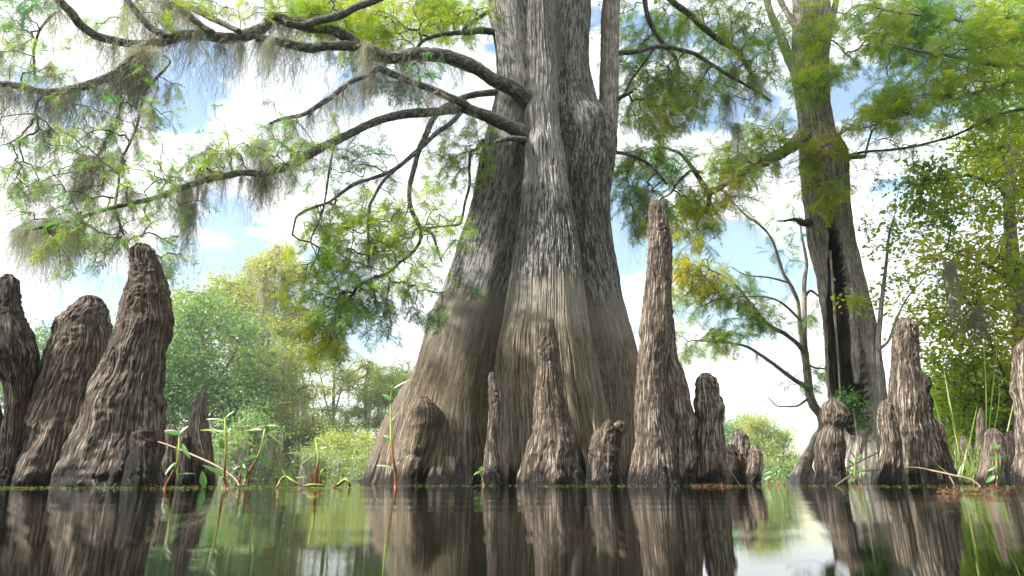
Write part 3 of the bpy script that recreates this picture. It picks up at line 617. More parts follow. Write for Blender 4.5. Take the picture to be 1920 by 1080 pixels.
# leaf prototypes: (verts, tris)
def proto_cypress(L=.17, nb=8, nl=8, leaf=.017, wd=.0055, seed=0):
    r = np.random.default_rng(seed); V, T = [], []
    def add(a, b, c): 
        k = len(V); V.extend([a, b, c]); T.append((k, k + 1, k + 2))
    for side in (-1, 1):
        for i in range(nb):
            t = (i + .5 + r.random() * .3) / nb; base = np.array([L * t, 0, -.03 * t * t * L / .17])
            bl = L * (.62 - .34 * t) * (.8 + .4 * r.random()); ang = side * (R(58) - R(20) * t + r.normal() * .12)
            d = np.array([math.cos(ang), math.sin(ang), r.normal() * .22 - .1]); d /= np.linalg.norm(d)
            nn = np.cross(d, [0, 0, 1.0]); nn /= np.linalg.norm(nn); roll = r.normal() * .5; uu = np.cross(nn, d)
            sd2 = nn * math.cos(roll) + uu * math.sin(roll)
            add(base + sd2 * .0009, base - sd2 * .0009, base + d * bl + np.array([0, 0, -bl * .12]))
            for k in range(nl):
                f = (k + .6) / nl; pp = base + d * bl * f + np.array([0, 0, -bl * .12 * f * f])
                for s2 in (-1, 1):
                    ld = d * .55 + sd2 * s2 * .84 + uu * r.normal() * .2; ln = leaf * (1 - .45 * f) * (.8 + .4 * r.random())
                    add(pp - d * wd * .5, pp + d * wd * .5, pp + ld * ln)
    add(np.array([0, .0014, 0]), np.array([0, -.0014, 0]), np.array([L, 0, -.03]))
    return np.array(V), np.array(T)
def proto_broad(n=7, size=.075, spread=.13, seed=0):
    r = np.random.default_rng(seed); V, T = [], []
    for i in range(n):
        p = r.normal(size=3) * spread * np.array([1, 1, .5]); d = r.normal(size=3); d[2] = -abs(d[2]) * .5; d /= np.linalg.norm(d)
        n_ = np.cross(d, r.normal(size=3)); n_ /= np.linalg.norm(n_); u_ = np.cross(n_, d); s = size * (.6 + .7 * r.random()); k = len(V)
        V += [p, p + d * s * .35 + n_ * s * .27 + u_ * s * .07, p + d * s * .75 + n_ * s * .2 + u_ * s * .05, p + d * s * 1.05, p + d * s * .75 - n_ * s * .2 + u_ * s * .05, p + d * s * .35 - n_ * s * .27 + u_ * s * .07, p + d * s * .5]
        T += [(k, k + 1, k + 6), (k + 1, k + 2, k + 6), (k + 2, k + 3, k + 6), (k + 3, k + 4, k + 6), (k + 4, k + 5, k + 6), (k + 5, k, k + 6)]
    return np.array(V), np.array(T)
def proto_clump(n=60, leaf=.15, spread=(.45, .45, .20), seed=0):
    r = np.random.default_rng(seed); V, T = [], []
    for i in range(n):
        p = r.normal(size=3) * np.array(spread); a = r.normal(size=3); a[2] *= .5; a /= np.linalg.norm(a); b = np.cross(a, r.normal(size=3)); b /= np.linalg.norm(b); s = leaf * (.5 + r.random()); k = len(V)
        V += [p, p + a * s + b * s * .22, p + a * s * .9 - b * s * .25]; T.append((k, k + 1, k + 2))
    return np.array(V), np.array(T)
def proto_moss(n=20, seg=24, wd=.0026, fat=.085, seed=0, hair=3, wig=.016, hl=.036):
    """a hanging beard one metre long, from the origin down"""
    r = np.random.default_rng(seed); V, T = [], []
    for i in range(n):
        ln = r.random() ** .8 * .92 + .08; p = r.normal(size=3) * fat * .42; p[2] = -r.random() * .12 * ln; st = ln / seg; drift = -p[:2] * .5 / seg; side = r.normal(size=3); side[2] = 0; side /= np.linalg.norm(side) + 1e-9
        pts = [p.copy()]; vel = np.zeros(2)
        for k in range(seg):
            vel = vel * .55 + r.normal(size=2) * wig; p = p + np.array([vel[0] + drift[0], vel[1] + drift[1], -st * (.5 + r.random())]); pts.append(p.copy())
        pts = np.array(pts); k0 = len(V)
        for k, pp in enumerate(pts):
            w_ = wd * (1 - .5 * k / seg); V += [pp - side * w_, pp + side * w_]
        for k in range(seg): T += [(k0 + 2 * k, k0 + 2 * k + 1, k0 + 2 * k + 3), (k0 + 2 * k, k0 + 2 * k + 3, k0 + 2 * k + 2)]
        for k in range(1, seg):                       # curled side hairs
            for _ in range(hair):
                d = r.normal(size=3); d[2] -= 1.1; d /= np.linalg.norm(d); h = (r.random() * .7 + .3) * hl * (1 - .6 * k / seg); kk = len(V); o_ = np.cross(d, [0, 0, 1.0]) * wd * .7
                m_ = pts[k] + d * h * .5 + r.normal(size=3) * hl * .2; V += [pts[k] - o_, pts[k] + o_, m_ - o_ * .8, m_ + o_ * .8, m_ + r.normal(size=3) * hl * .35 - [0, 0, hl * .3]]
                T += [(kk, kk + 1, kk + 3), (kk, kk + 3, kk + 2), (kk + 2, kk + 3, kk + 4)]
    return np.array(V), np.array(T)
PR = {'cyp': [proto_cypress(seed=k) for k in range(4)],
      'cypfar': [proto_cypress(L=.3, nb=6, nl=5, leaf=.045, wd=.013, seed=k) for k in range(4)],
      'broad': [proto_broad(seed=k) for k in range(4)],
      'clump': [proto_clump(seed=k) for k in range(4)],
      'moss': [proto_moss(seed=k) for k in range(5)],
      
      'mossfar': [proto_moss(n=9, seg=6, wd=.028, fat=.22, seed=40 + k, hair=2, hl=.10) for k in range(3)]}
def bake(kind, pos, dirs, scale, tint, tvar=.08, upright=False):
    """copies of a prototype spray merged into one mesh's arrays"""
    protos = PR[kind]; Vs, Ts, Cs = [], [], []; off = 0; n = len(pos); which = rng.integers(0, len(protos), n)
    scale = np.broadcast_to(np.asarray(scale, float), (n,)) if np.ndim(scale) < 2 else scale
    tint = np.broadcast_to(np.asarray(tint, float), (n,))
    for w_ in range(len(protos)):
        k = np.where(which == w_)[0]
        if not len(k): continue
        V, T = protos[w_]
        if upright:
            yaw = rng.random(len(k)) * 2 * math.pi; c_, s_ = np.cos(yaw), np.sin(yaw); z0 = np.zeros(len(k))
            A = np.stack([c_, s_, z0], -1); B_ = np.stack([-s_, c_, z0], -1); Cc = np.tile([0, 0, 1.0], (len(k), 1))
        else:
            A = dirs[k] / (np.linalg.norm(dirs[k], axis=1)[:, None] + 1e-9)
            r_ = rng.normal(size=(len(k), 3)) * .35 + np.array([0, 0, 1.0]); B_ = np.cross(r_, A); B_ /= np.linalg.norm(B_, axis=1)[:, None] + 1e-9; Cc = np.cross(A, B_)
        sc_ = scale[k]
        sc3 = np.stack([sc_[:, 0], sc_[:, 0], sc_[:, 1]], -1) if sc_.ndim == 2 else np.repeat(sc_[:, None], 3, 1)
        W = V[None] * sc3[:, None]
        W = pos[k][:, None] + W[..., 0:1] * A[:, None] + W[..., 1:2] * B_[:, None] + W[..., 2:3] * Cc[:, None]
        Vs.append(W.reshape(-1, 3)); Ts.append((T[None] + (off + np.arange(len(k)) * len(V))[:, None, None]).reshape(-1, 3))
        Cs.append(np.repeat(np.clip(tint[k] + rng.normal(size=len(k)) * tvar, 0, 1), len(V))); off += len(k) * len(V)
    return np.concatenate(Vs), np.concatenate(Ts), np.concatenate(Cs)
def tint_at(pos, base, amp=.25, scale=1.6):
    return base + amp * noise(pos * scale + 31) + amp * .5 * noise(pos * scale * 3.1)
DENS = 1.7
def foliage(parent, roots, patches, kind='cyp', mat='cyp', size=1.0, r0=.0018, twig='twig', rmax=.03, per=2, droop=0.2, mid=2, name='foliage', dirdown=.35, dens=None):
    """patches: (poly, n, Y0, Y1, clumps, spread, tint)"""
    tg, tn = [], []; dens = dens or DENS
    for (poly, n, Y0, Y1, cl, sp, ti) in patches:
        t = targets(poly, int(n * dens), Y0, Y1, int(cl * (1 + dens) / 2), sp); tg.append(t); tn.append(tint_at(t, ti))
    tg = np.concatenate(tg); tn = np.concatenate(tn)
    nodes, par, cnt, e, tips = network(roots, tg, droop=droop, mid=mid)
    Ve, Fe = edge_mesh(nodes, par, cnt, e, r0, rmax=rmax)
    order = np.argsort(np.min(np.linalg.norm(tg[:, None] - np.asarray(roots)[None], axis=2), axis=1)); tn = tn[order]
    pos, dr_, tt = [], [], []
    for k in range(per):
        f = k / max(per, 1) * .9
        a = nodes[tips]; b = nodes[par[tips]]; pos.append(a + (b - a) * f); d = a - b; d = d / (np.linalg.norm(d, axis=1)[:, None] + 1e-9) + rng.normal(size=d.shape) * .45; d[:, 2] -= dirdown; dr_.append(d); tt.append(tn)
    pos = np.concatenate(pos); dr_ = np.concatenate(dr_); tt = np.concatenate(tt)
    V, T, Cc = bake(kind, pos, dr_, size * (.7 + .6 * rng.random(len(pos))), tt)
    o = make_mesh(name, np.concatenate([V, Ve]), [T, Fe + len(V)], M[mat], parent, {'tint': np.concatenate([Cc, np.clip(.3 + .3 * noise(Ve * 4), 0, 1)])}, smooth=False)
    o.data.materials.append(M[twig]); mi = np.zeros(len(T) + len(Fe), np.int32); mi[len(T):] = 1; o.data.polygons.foreach_set('material_index', mi)
    return nodes[len(roots):]
def cat(*a): return np.concatenate(a)

# limbs of the great cypress
b1 = limb([(1010, 204, 62), (992, 188, 46), (970, 172, 34), (950, 160, 30), (920, 146, 28), (880, 121, 29), (830, 104, 30), (780, 101, 30), (730, 108, 26), (690, 98, 26), (655, 72, 24), (620, 54, 24), (575, 48, 24), (535, 38, 24), (512, 30, 20), (495, 50, 23), (465, 66, 25), (430, 73, 25), (392, 68, 22), (350, 66, 22), (305, 78, 20), (275, 84, 19), (232, 80, 18), (190, 70, 18), (155, 50, 18), (132, 22, 17), (112, 2, 17), (90, -30, 16)], 6.08, 4.2, tree, sub=8, seed=1)
b1t = limb([(720, 106, 20), (690, 90, 20), (655, 86, 20), (615, 86, 20), (575, 90, 21), (540, 82, 20), (505, 74, 18), (480, 72, 16)], 5.35, 4.95, tree, sub=6, seed=2)
b1b = limb([(272, 84, 20), (262, 100, 18), (240, 118, 17), (215, 138, 16), (185, 152, 16), (150, 163, 17), (110, 171, 15), (75, 172, 13), (40, 163, 13), (-10, 156, 12), (-60, 150, 10)], 4.45, 3.9, tree, sub=7, seed=3)
b1c = limb([(535, 44, 16), (565, 48, 15), (600, 38, 18), (640, 28, 17), (670, 12, 16), (705, 0, 14), (760, -30, 12)], 4.98, 5.3, tree, sub=6, seed=4)
b1d = limb([(325, 68, 14), (300, 62, 15), (280, 50, 15), (262, 30, 14), (245, 8, 13), (225, -25, 12)], 4.55, 4.5, tree, sub=6, seed=5)
b1e = limb([(398, 62, 15), (375, 46, 14), (350, 26, 14), (325, 6, 13), (290, -25, 12)], 4.65, 4.7, tree, sub=6, seed=6)
b1f = limb([(450, 60, 12), (425, 48, 12), (395, 34, 12), (365, 18, 13), (335, 2, 12), (300, -20, 10)], 4.75, 5.0, tree, mat='limb', sub=6, seed=7)
b2 = limb([(1008, 272, 62), (990, 259, 46), (968, 244, 33), (952, 236, 27), (935, 228, 25), (905, 215, 22), (880, 206, 20), (850, 207, 18), (810, 210, 17), (770, 213, 17), (730, 220, 17), (690, 234, 17), (650, 254, 17), (605, 276, 17), (565, 298, 17), (530, 315, 16), (495, 325, 14), (455, 324, 13), (420, 330, 13), (385, 338, 12), (350, 349, 12), (315, 362, 11), (280, 374, 10), (230, 385, 9), (180, 398, 8), (120, 418, 6), (60, 430, 5)], 6.05, 3.7, tree, sub=7, seed=8)
b2b = limb([(890, 212, 15), (870, 195, 18), (845, 184, 17), (810, 168, 15), (770, 152, 14), (735, 138, 15), (715, 130, 14), (690, 140, 11), (660, 152, 11), (640, 166, 11), (622, 182, 11), (600, 196, 10), (565, 216, 8), (530, 222, 6), (505, 232, 4)], 5.45, 4.7, tree, sub=6, seed=9)
b3 = limb([(940, 172, 16), (915, 174, 14), (890, 178, 13), (865, 184, 12), (845, 196, 13), (826, 206, 13), (810, 226, 12), (800, 250, 12), (785, 282, 11), (775, 320, 10), (768, 350, 9), (768, 380, 9), (777, 405, 9), (790, 428, 8), (810, 438, 6), (818, 460, 4), (828, 490, 3)], 6.2, 5.2, tree, sub=6, seed=10)
b3c = limb([(790, 428, 7), (788, 450, 7), (775, 472, 6), (750, 492, 6), (730, 510, 5), (700, 522, 4), (672, 535, 3)], 5.25, 4.9, tree, sub=5, seed=11)
b3b = limb([(862, 214, 9), (848, 228, 9), (820, 248, 9), (790, 276, 9), (765, 298, 9), (735, 320, 8), (700, 334, 7), (665, 345, 7), (640, 362, 6), (615, 380, 5), (580, 392, 5), (555, 408, 4), (548, 440, 3)], 5.4, 4.7, tree, sub=6, seed=12)
b3d = limb([(742, 318, 7), (722, 336, 6), (706, 360, 6), (692, 392, 6), (690, 430, 5), (693, 470, 4), (690, 500, 3)], 5.1, 4.9, tree, sub=5, seed=13)
b4 = limb([(932, 60, 16), (905, 57, 15), (880, 60, 12), (850, 62, 10), (815, 68, 9), (790, 80, 8), (780, 95, 6)], 6.25, 5.9, tree, sub=6, seed=14)
b4b = limb([(925, 18, 14), (905, 28, 10), (885, 42, 9), (868, 55, 7)], 6.3, 6.1, tree, sub=6, seed=15)
stub = limb([(985, 262, 12), (960, 260, 11), (940, 263, 9), (930, 266, 7)], 5.55, 5.3, tree, sub=6, seed=16)
bR = limb([(905, 262, 8), (893, 280, 7), (882, 286, 7), (880, 310, 6), (881, 340, 6), (872, 380, 5), (862, 420, 5), (835, 424, 4), (800, 428, 4)], 6.2, 5.5, tree, sub=6, seed=17)
d1 = limb([(300, 98, 5), (318, 118, 5), (290, 150, 6), (270, 170, 7), (262, 200, 6), (258, 230, 5), (245, 265, 4), (228, 300, 4), (222, 350, 4), (216, 385, 5), (228, 430, 5), (243, 475, 5)], 4.5, 3.9, tree, mat='limb', sub=6, seed=18)
d2 = limb([(105, 22, 6), (85, 42, 5), (72, 62, 5), (64, 90, 5), (64, 120, 5), (66, 150, 4)], 4.3, 4.2, tree, sub=6, seed=19)
d3 = limb([(627, 268, 4), (621, 298, 4), (616, 330, 4), (608, 384, 4), (598, 415, 3), (583, 450, 3), (590, 470, 2), (598, 490, 2)], 4.75, 4.6, tree, sub=5, seed=20)
# the second stem on the right of the trunk
sp = limb([(1108, 345, 60), (1122, 300, 62), (1134, 250, 50), (1140, 200, 42), (1142, 150, 39), (1143, 100, 38), (1144, 40, 38), (1146, 0, 37), (1150, -120, 34), (1152, -260, 30), (1150, -420, 24)], 6.5, 6.5, tree, mat='bark2', seg=80, sub=26, name='side_stem', rough=.05, ribs=.006, seed=21)
limb([(1158, 186, 10), (1172, 178, 8), (1188, 171, 5)], 6.4, 6.3, tree, sub=5, seed=22)
# limbs running back to the right, over the water
r1 = limb([(1150, 100, 12), (1195, 96, 10), (1228, 88, 9), (1262, 90, 9), (1300, 100, 9), (1330, 118, 8), (1362, 138, 8), (1400, 160, 6), (1430, 178, 5), (1445, 190, 3)], 6.6, 7.6, tree, sub=6, seed=23)
r2 = limb([(1225, -40, 16), (1258, 0, 14), (1290, 25, 13), (1320, 52, 13), (1350, 76, 13), (1378, 92, 12), (1398, 118, 10), (1412, 150, 7), (1418, 180, 4)], 7.0, 7.6, tree, sub=6, seed=24)
r3 = limb([(1205, -30, 11), (1212, 20, 11), (1222, 50, 10), (1238, 75, 9), (1252, 92, 8), (1268, 110, 6)], 7.0, 7.4, tree, sub=6, seed=25)
r4 = limb([(1152, 285, 8), (1180, 290, 7), (1205, 300, 6), (1230, 320, 5), (1250, 345, 4)], 6.6, 7.2, tree, sub=6, seed=26)
r5 = limb([(1228, 88, 6), (1210, 115, 5), (1195, 135, 5), (1182, 152, 4), (1175, 170, 3)], 6.8, 7.0, tree, sub=5, seed=27)

leftroots = cat(b1[60:], b1b, b1d, b1e, b1f, b2[60:], d1, d2)
nL = foliage(tree, leftroots, [
    ([(355, 285), (400, 258), (470, 262), (500, 300), (440, 325), (370, 335)], 46, 4.2, 4.8, 12, 16, .6),
    ([(470, 240), (560, 225), (620, 250), (610, 290), (560, 300), (480, 300)], 34, 4.4, 4.9, 12, 22, .4),
    ([(190, 240), (260, 250), (340, 320), (340, 365), (200, 400), (150, 330)], 70, 3.8, 4.4, 22, 30, .45),
    ([(0, 220), (120, 220), (190, 300), (150, 420), (0, 440)], 80, 3.7, 4.4, 26, 34, .36),
    ([(40, 400), (200, 400), (300, 430), (230, 480), (60, 480)], 44, 3.6, 4.2, 16, 26, .5),
    ([(0, 0), (110, 0), (110, 40), (0, 60)], 26, 4.0, 4.8, 10, 24, .25),
    ([(0, 100), (60, 60), (130, 100), (120, 150), (60, 160), (0, 150)], 26, 3.9, 4.4, 9, 20, .6),
    ([(100, 170), (240, 140), (330, 120), (330, 260), (150, 280)], 36, 3.9, 4.5, 18, 34, .3),
    ([(180, 0), (500, 0), (500, 25), (400, 20), (300, 60), (180, 50)], 76, 4.6, 5.6, 22, 24, .6),
    ([(205, 455), (320, 440), (330, 480), (215, 490)], 14, 3.8, 4.1, 6, 16, .5)], size=.54, per=2, r0=.0022, dens=1.3)
nM = foliage(tree, cat(b3, b3b, b3c, b3d, bR), [
    ([(580, 500), (600, 450), (640, 420), (730, 420), (800, 470), (760, 540), (690, 580), (600, 610), (560, 625), (560, 560)], 210, 4.5, 5.4, 46, 17, .60),
    ([(590, 400), (700, 360), (790, 380), (870, 420), (850, 480), (700, 470), (590, 450)], 130, 4.7, 5.8, 32, 19, .55),
    ([(600, 300), (700, 280), (760, 310), (720, 360), (620, 340)], 34, 4.9, 5.4, 12, 18, .25),
    ([(810, 260), (895, 235), (905, 290), (880, 360), (860, 430), (800, 420), (790, 330)], 90, 5.7, 6.3, 22, 17, .62),
    ([(720, 530), (810, 500), (850, 550), (790, 610), (690, 610)], 48, 4.7, 5.4, 16, 20, .25),
    ([(570, 570), (660, 580), (650, 650), (575, 660)], 46, 4.6, 5.1, 12, 13, .70)], size=.64, per=2, droop=.6, dens=1.45)
nT = foliage(tree, cat(b4, b4b, b1c, b1[20:60]), [
    ([(560, 0), (920, 0), (900, 30), (870, 60), (760, 80), (680, 75), (620, 60), (540, 15)], 300, 5.6, 7.0, 26, 22, .62),
    ([(620, 110), (700, 130), (780, 180), (860, 150), (900, 90), (820, 110)], 34, 5.2, 5.9, 8, 20, .3),
    ([(500, 0), (640, 0), (600, 30), (500, 25)], 40, 5.0, 5.6, 6, 18, .6)], size=.78, per=2)
nR = foliage(tree, cat(r1, r2, r3, r4, r5, sp[180:]), [
    ([(1165, 0), (1420, 0), (1470, 60), (1440, 150), (1330, 170), (1240, 200), (1165, 170)], 340, 6.9, 8.4, 50, 28, .48),
    ([(1170, 150), (1300, 140), (1360, 170), (1300, 215), (1180, 230)], 90, 6.9, 7.8, 16, 20, .5),
    ([(1215, 190), (1290, 190), (1290, 240), (1240, 265), (1210, 240)], 42, 6.9, 7.5, 9, 17, .66),
    ([(1155, 270), (1230, 290), (1230, 360), (1180, 410), (1150, 380)], 60, 6.8, 7.5, 16, 18, .42),
    ([(1195, 330), (1250, 350), (1250, 420), (1190, 460)], 34, 6.7, 7.2, 6, 10, .5)], size=.85, per=2, r0=.0022)

# ------------------------------------------------------------------ Spanish moss
def hang(label, specs, Y, name='spanish_moss', kind=None, fat=1.0, wide=1.0):
    """specs: (px, py, length in px, count, jitter px)"""
    pos, sc_ = [], []
    for (px, py, ln, n, j) in specs:
        for _ in range(int(n * 1.7)):
            y = Y + rng.normal() * .06; p = P(px + rng.normal() * j * .75, py + rng.normal() * j * .3, y); pos.append(p)
            L_ = ln * y / F * (.55 + .6 * rng.random()); sc_.append((min(L_, .5) * .62 * fat * (.6 + .6 * rng.random()), L_))
    V, T, Cc = bake('moss', np.array(pos), None, np.array(sc_), .45, .2, upright=True)
    o = make_mesh(name, V, [T], M['moss'], None, {'tint': Cc}, smooth=False)
    recenter(o, tuple(float(x) for x in pos[0])); return tag(o, label, 'Spanish moss', 'beards of Spanish moss', kind)
hang('thick beard of Spanish moss wrapped over the lower left limb', [(492, 262, 110, 9, 5), (500, 300, 130, 10, 6), (488, 330, 110, 6, 8)], 4.75, fat=1.5)
hang('long moss beard hanging below the middle of the lower left limb', [(352, 350, 170, 9, 7), (362, 380, 160, 7, 4)], 4.45, fat=1.1)
hang('dense curtain of moss under the fork of the upper left limb', [(268, 90, 130, 12, 12), (262, 130, 150, 10, 9), (285, 150, 60, 8, 14)], 4.42, fat=1.5)
hang('moss beard hanging in front of the bend of the upper limb', [(690, 80, 150, 9, 4), (686, 150, 90, 6, 7)], 5.15, fat=1.2)
hang('pair of narrow moss beards below the twin limb', [(452, 78, 130, 8, 8), (508, 68, 190, 6, 4)], 4.8)
hang('fat grey moss beard at the far left above the second knee', [(92, 410, 140, 9, 7), (60, 425, 110, 9, 14)], 4.0, fat=1.4)
hang('pale green moss bundle on the sagging left branch', [(165, 300, 120, 10, 14), (205, 285, 100, 7, 16), (150, 340, 110, 8, 12)], 4.1, fat=1.6)
hang('moss plume hanging among the bright leaves beside the trunk', [(694, 450, 110, 8, 7), (640, 560, 70, 4, 8)], 5.0, fat=1.3)
hang('small moss tuft hung from the short branch by the trunk', [(846, 290, 60, 7, 6), (880, 285, 40, 4, 6)], 6.0, fat=1.6)
hang('long grey beard of moss right of the spire knee tip', [(1360, 175, 110, 8, 6), (1380, 230, 120, 6, 5), (1376, 130, 80, 5, 4)], 7.6, fat=1.3)
hang('dark moss beard at the tip of the drooping right limb', [(1413, 140, 95, 12, 7), (1418, 200, 40, 6, 5)], 7.5, fat=1.4)
hang('yellowish moss wisps above the gap beside the spire knee', [(1188, 400, 110, 6, 6), (1205, 350, 120, 4, 6)], 6.9)
hang('moss beards strung on the branch left of the hollow tree', [(1450, 300, 90, 5, 6), (1382, 330, 110, 6, 8), (1310, 390, 90, 6, 10), (1336, 380, 60, 4, 10)], 8.8, fat=1.3)
hang('thin dangling moss threads above the leftmost knees', [(30, 430, 110, 4, 14), (140, 420, 130, 5, 10), (205, 430, 60, 3, 8), (236, 470, 60, 3, 4)], 3.9, fat=.9)
hang('slim moss tails along the blue gap under the lower left limb', [(420, 332, 100, 3, 4), (452, 330, 120, 3, 3), (472, 332, 90, 3, 4), (556, 305, 60, 3, 4), (388, 345, 70, 3, 4)], 4.55, fat=.8)
# fine moss all over the limbs, too much of it to count
def moss_stuff(label, roots, n, l0, l1, fat=1.0, nodes=None, m_=0):
    k = rng.integers(0, len(roots), n); pos = roots[k] + rng.normal(size=(n, 3)) * .015; L_ = l0 + (l1 - l0) * rng.random(n) ** 2
    if nodes is not None:
        pos = cat(pos, nodes[rng.integers(0, len(nodes), m_)]); L_ = cat(L_, l0 + (l1 - l0) * rng.random(m_) ** 1.6)
    V, T, Cc = bake('moss', pos, None, np.stack([(L_ * .8 + .04) * fat, L_], -1), .42, .2, upright=True)
    o = make_mesh('spanish_moss', V, [T], M['moss'], None, {'tint': Cc}, smooth=False); return tag(o, label, 'Spanish moss', None, 'stuff')
moss_stuff('fine grey moss threads over the whole upper left limb and its forks', cat(b1[40:], b1b, b1b, b1d, b1e, b1t, b2b), 460, .06, .80, .8)
moss_stuff('short moss threads dangling from the long lower left limb and its twigs', cat(b2[70:], b2b[20:]), 170, .05, .45, .8, nL, 560)
moss_stuff('thin moss wisps on the limbs above the right hand water', cat(r1, r2, r3, r4), 60, .05, .45, 1.0, nR, 130)
moss_stuff('wisps of moss among the bright drooping leaves left of the trunk', cat(b3, b3b, b3c), 30, .05, .3, .9, cat(nM, nT), 90)

# unseen high crown of the great cypress, added to shade the upper trunk
cz = []
while len(cz) < 230:
    p = np.array([rng.uniform(-2.2, 2.2), rng.uniform(2.5, 9), rng.uniform(7.6, 11)])
    if p[2] > .86 * p[1] + .6 and fbm(p[None] * .45, 2)[0] > -.05: cz.append(p)
cz = np.array(cz); zt = P(1010, -420, 6.2)
V, T, Cc = bake('clump', cz, rng.normal(size=cz.shape), 1.0, tint_at(cz, .4))
topb = np.array([[AX, AY, 7.0 + k * .25] for k in range(14)]); nodes, par, cnt, e, tips = network(topb, cz[::2], mid=1); Ve, Fe = edge_mesh(nodes, par, cnt, e, .006, rmax=.12)
o = make_mesh('foliage', np.concatenate([V, Ve]), [T, Fe + len(V)], M['cyp'], tree, {'tint': np.concatenate([Cc, np.full(len(Ve), .3)])}, smooth=False)
o.data.materials.append(M['twig']); mi = np.zeros(len(T) + len(Fe), np.int32); mi[len(T):] = 1; o.data.polygons.foreach_set('material_index', mi)
for k in range(4):
    a = np.array([AX + [-.25, 0, .2, .45][k], AY + [.1, -.2, .1, .1][k], 6.9]); b = a + np.array([[-.9, .2, 3.4], [.1, -.6, 3.8], [.7, .4, 3.6], [1.6, .0, 2.6]][k])
    Vn, Q, T_, bk, p = tube([a, (a + b) / 2 + [0, .1, .2], b], [.17, .11, .04], 12, 12, .08, k); make_mesh('limb', Vn, [Q, T_], M['limb'], tree, {'bk': bk})

# ------------------------------------------------------------------ the hollow cypress on the right
T2Y = 9.3
rows2 = [(-260, 1488, 1545), (60, 1490, 1552), (130, 1487, 1550), (200, 1497, 1553), (250, 1502, 1562), (290, 1504, 1584), (350, 1509, 1586), (400, 1515, 1590), (450, 1521, 1598), (500, 1533, 1610), (550, 1541, 1622), (600, 1549, 1635), (650, 1553, 1643), (700, 1556, 1650), (760, 1560, 1656), (800, 1556, 1660), (850, 1540, 1664), (908, 1512, 1680)]
z2, x2, r2_ = lobe_rows(rows2, T2Y)
zs2 = np.concatenate([[-.5], np.linspace(-.02, z2[-1], 420)]); nt2 = 420
th = np.linspace(0, 2 * math.pi, nt2, endpoint=False); TH, ZZ = np.meshgrid(th, zs2); c, s = np.cos(TH), np.sin(TH)
cx2 = pchip(z2, x2, zs2)[:, None]; hw2 = pchip(z2, r2_, zs2)[:, None]
q = np.stack([c * .42 + 0 * hw2, s * .42 + 0 * hw2, ZZ], -1)
rr = hw2 * (1 + .10 * fbm(np.stack([c * 1.8, s * 1.8, ZZ * .5], -1) + 3, 2)) + .022 * (1 - 2 * np.abs(noise(q * np.array([14, 14, 1.2])))) + .01 * noise(q * np.array([40, 40, 6]))
# the open hollow
holl = sorted([(366, 1553, 1558), (400, 1553, 1566), (450, 1558, 1580), (500, 1561, 1592), (560, 1564, 1602), (620, 1568, 1612), (680, 1571, 1623), (720, 1574, 1632), (760, 1578, 1636), (790, 1584, 1630), (815, 1596, 1614)])
hz = np.array([P(a[1], a[0], T2Y - .3)[2] for a in holl])[::-1]; hl = np.array([P(a[1], a[0], T2Y - .3)[0] for a in holl])[::-1]; hr = np.array([P(a[2], a[0], T2Y - .3)[0] for a in holl])[::-1]
hl_ = np.interp(zs2, hz, hl, left=9e3, right=9e3)[:, None]; hr_ = np.interp(zs2, hz, hr, left=9e3, right=9e3)[:, None]
Xo = cx2 + c * rr
wob = .02 * noise(np.stack([ZZ * 4, ZZ * 0, c * 0], -1))
ins = np.minimum(sstep(0, .02, Xo - hl_ - wob), sstep(0, .02, hr_ - Xo + wob)) * (s > 0) * (hl_ < 100)
Yo = T2Y - s * rr * .9
Yo = Yo + ins * rr * s * 1.45
V2 = np.stack([Xo, Yo, ZZ], -1).reshape(-1, 3)
tree2 = thing('hollow_cypress', 'grey leaning cypress with a long open hollow split down its trunk', 'cypress tree', (float(cx2[0, 0]), T2Y, 0))
t2 = make_mesh('trunk', V2, [grid_faces(len(zs2), nt2)[:, ::-1]], M['bark2'], tree2, {'bk': q.reshape(-1, 3)})
t2.data.materials.append(M['heart'])
qf = grid_faces(len(zs2), nt2); mi = (ins.ravel()[qf].mean(1) > .3).astype(np.int32); t2.data.polygons.foreach_set('material_index', mi)
T2 = lambda *a, **k: limb(*a, **k)
f1_ = T2([(1497, 145, 26), (1482, 115, 20), (1470, 85, 19), (1458, 55, 17), (1447, 30, 15), (1438, 0, 13), (1425, -60, 11)], T2Y, T2Y, tree2, mat='bark2', sub=6, seed=31)
f2_ = T2([(1502, 90, 24), (1495, 55, 16), (1480, 30, 14), (1468, 10, 13), (1455, -30, 11)], T2Y, T2Y, tree2, mat='bark2', sub=6, seed=32)
f3_ = T2([(1512, 110, 34), (1508, 60, 20), (1503, 20, 16), (1498, -40, 13)], T2Y, T2Y, tree2, mat='bark2', sub=6, seed=33)
f4_ = T2([(1542, 110, 26), (1552, 70, 18), (1560, 35, 15), (1568, 0, 13), (1580, -60, 11)], T2Y, T2Y, tree2, mat='bark2', sub=6, seed=34)
g1_ = T2([(1520, 252, 40), (1500, 262, 32), (1475, 280, 24), (1450, 296, 22), (1420, 310, 18), (1395, 322, 16), (1370, 336, 13), (1345, 355, 12), (1322, 365, 12)], T2Y, 8.6, tree2, mat='bark2', sub=6, seed=35)
g2_ = T2([(1330, 362, 15), (1318, 345, 11), (1305, 325, 10), (1290, 303, 8), (1270, 285, 6), (1240, 276, 4)], 8.7, 8.4, tree2, mat='limb', sub=6, seed=36)
g3_ = T2([(1318, 324, 5), (1300, 320, 6), (1283, 330, 6), (1268, 345, 6), (1258, 362, 4), (1240, 372, 3)], 8.55, 8.3, tree2, mat='limb', sub=6, seed=37)
g4_ = T2([(1330, 365, 12), (1328, 385, 9), (1322, 400, 6)], 8.6, 8.6, tree2, mat='limb', sub=6, seed=38)
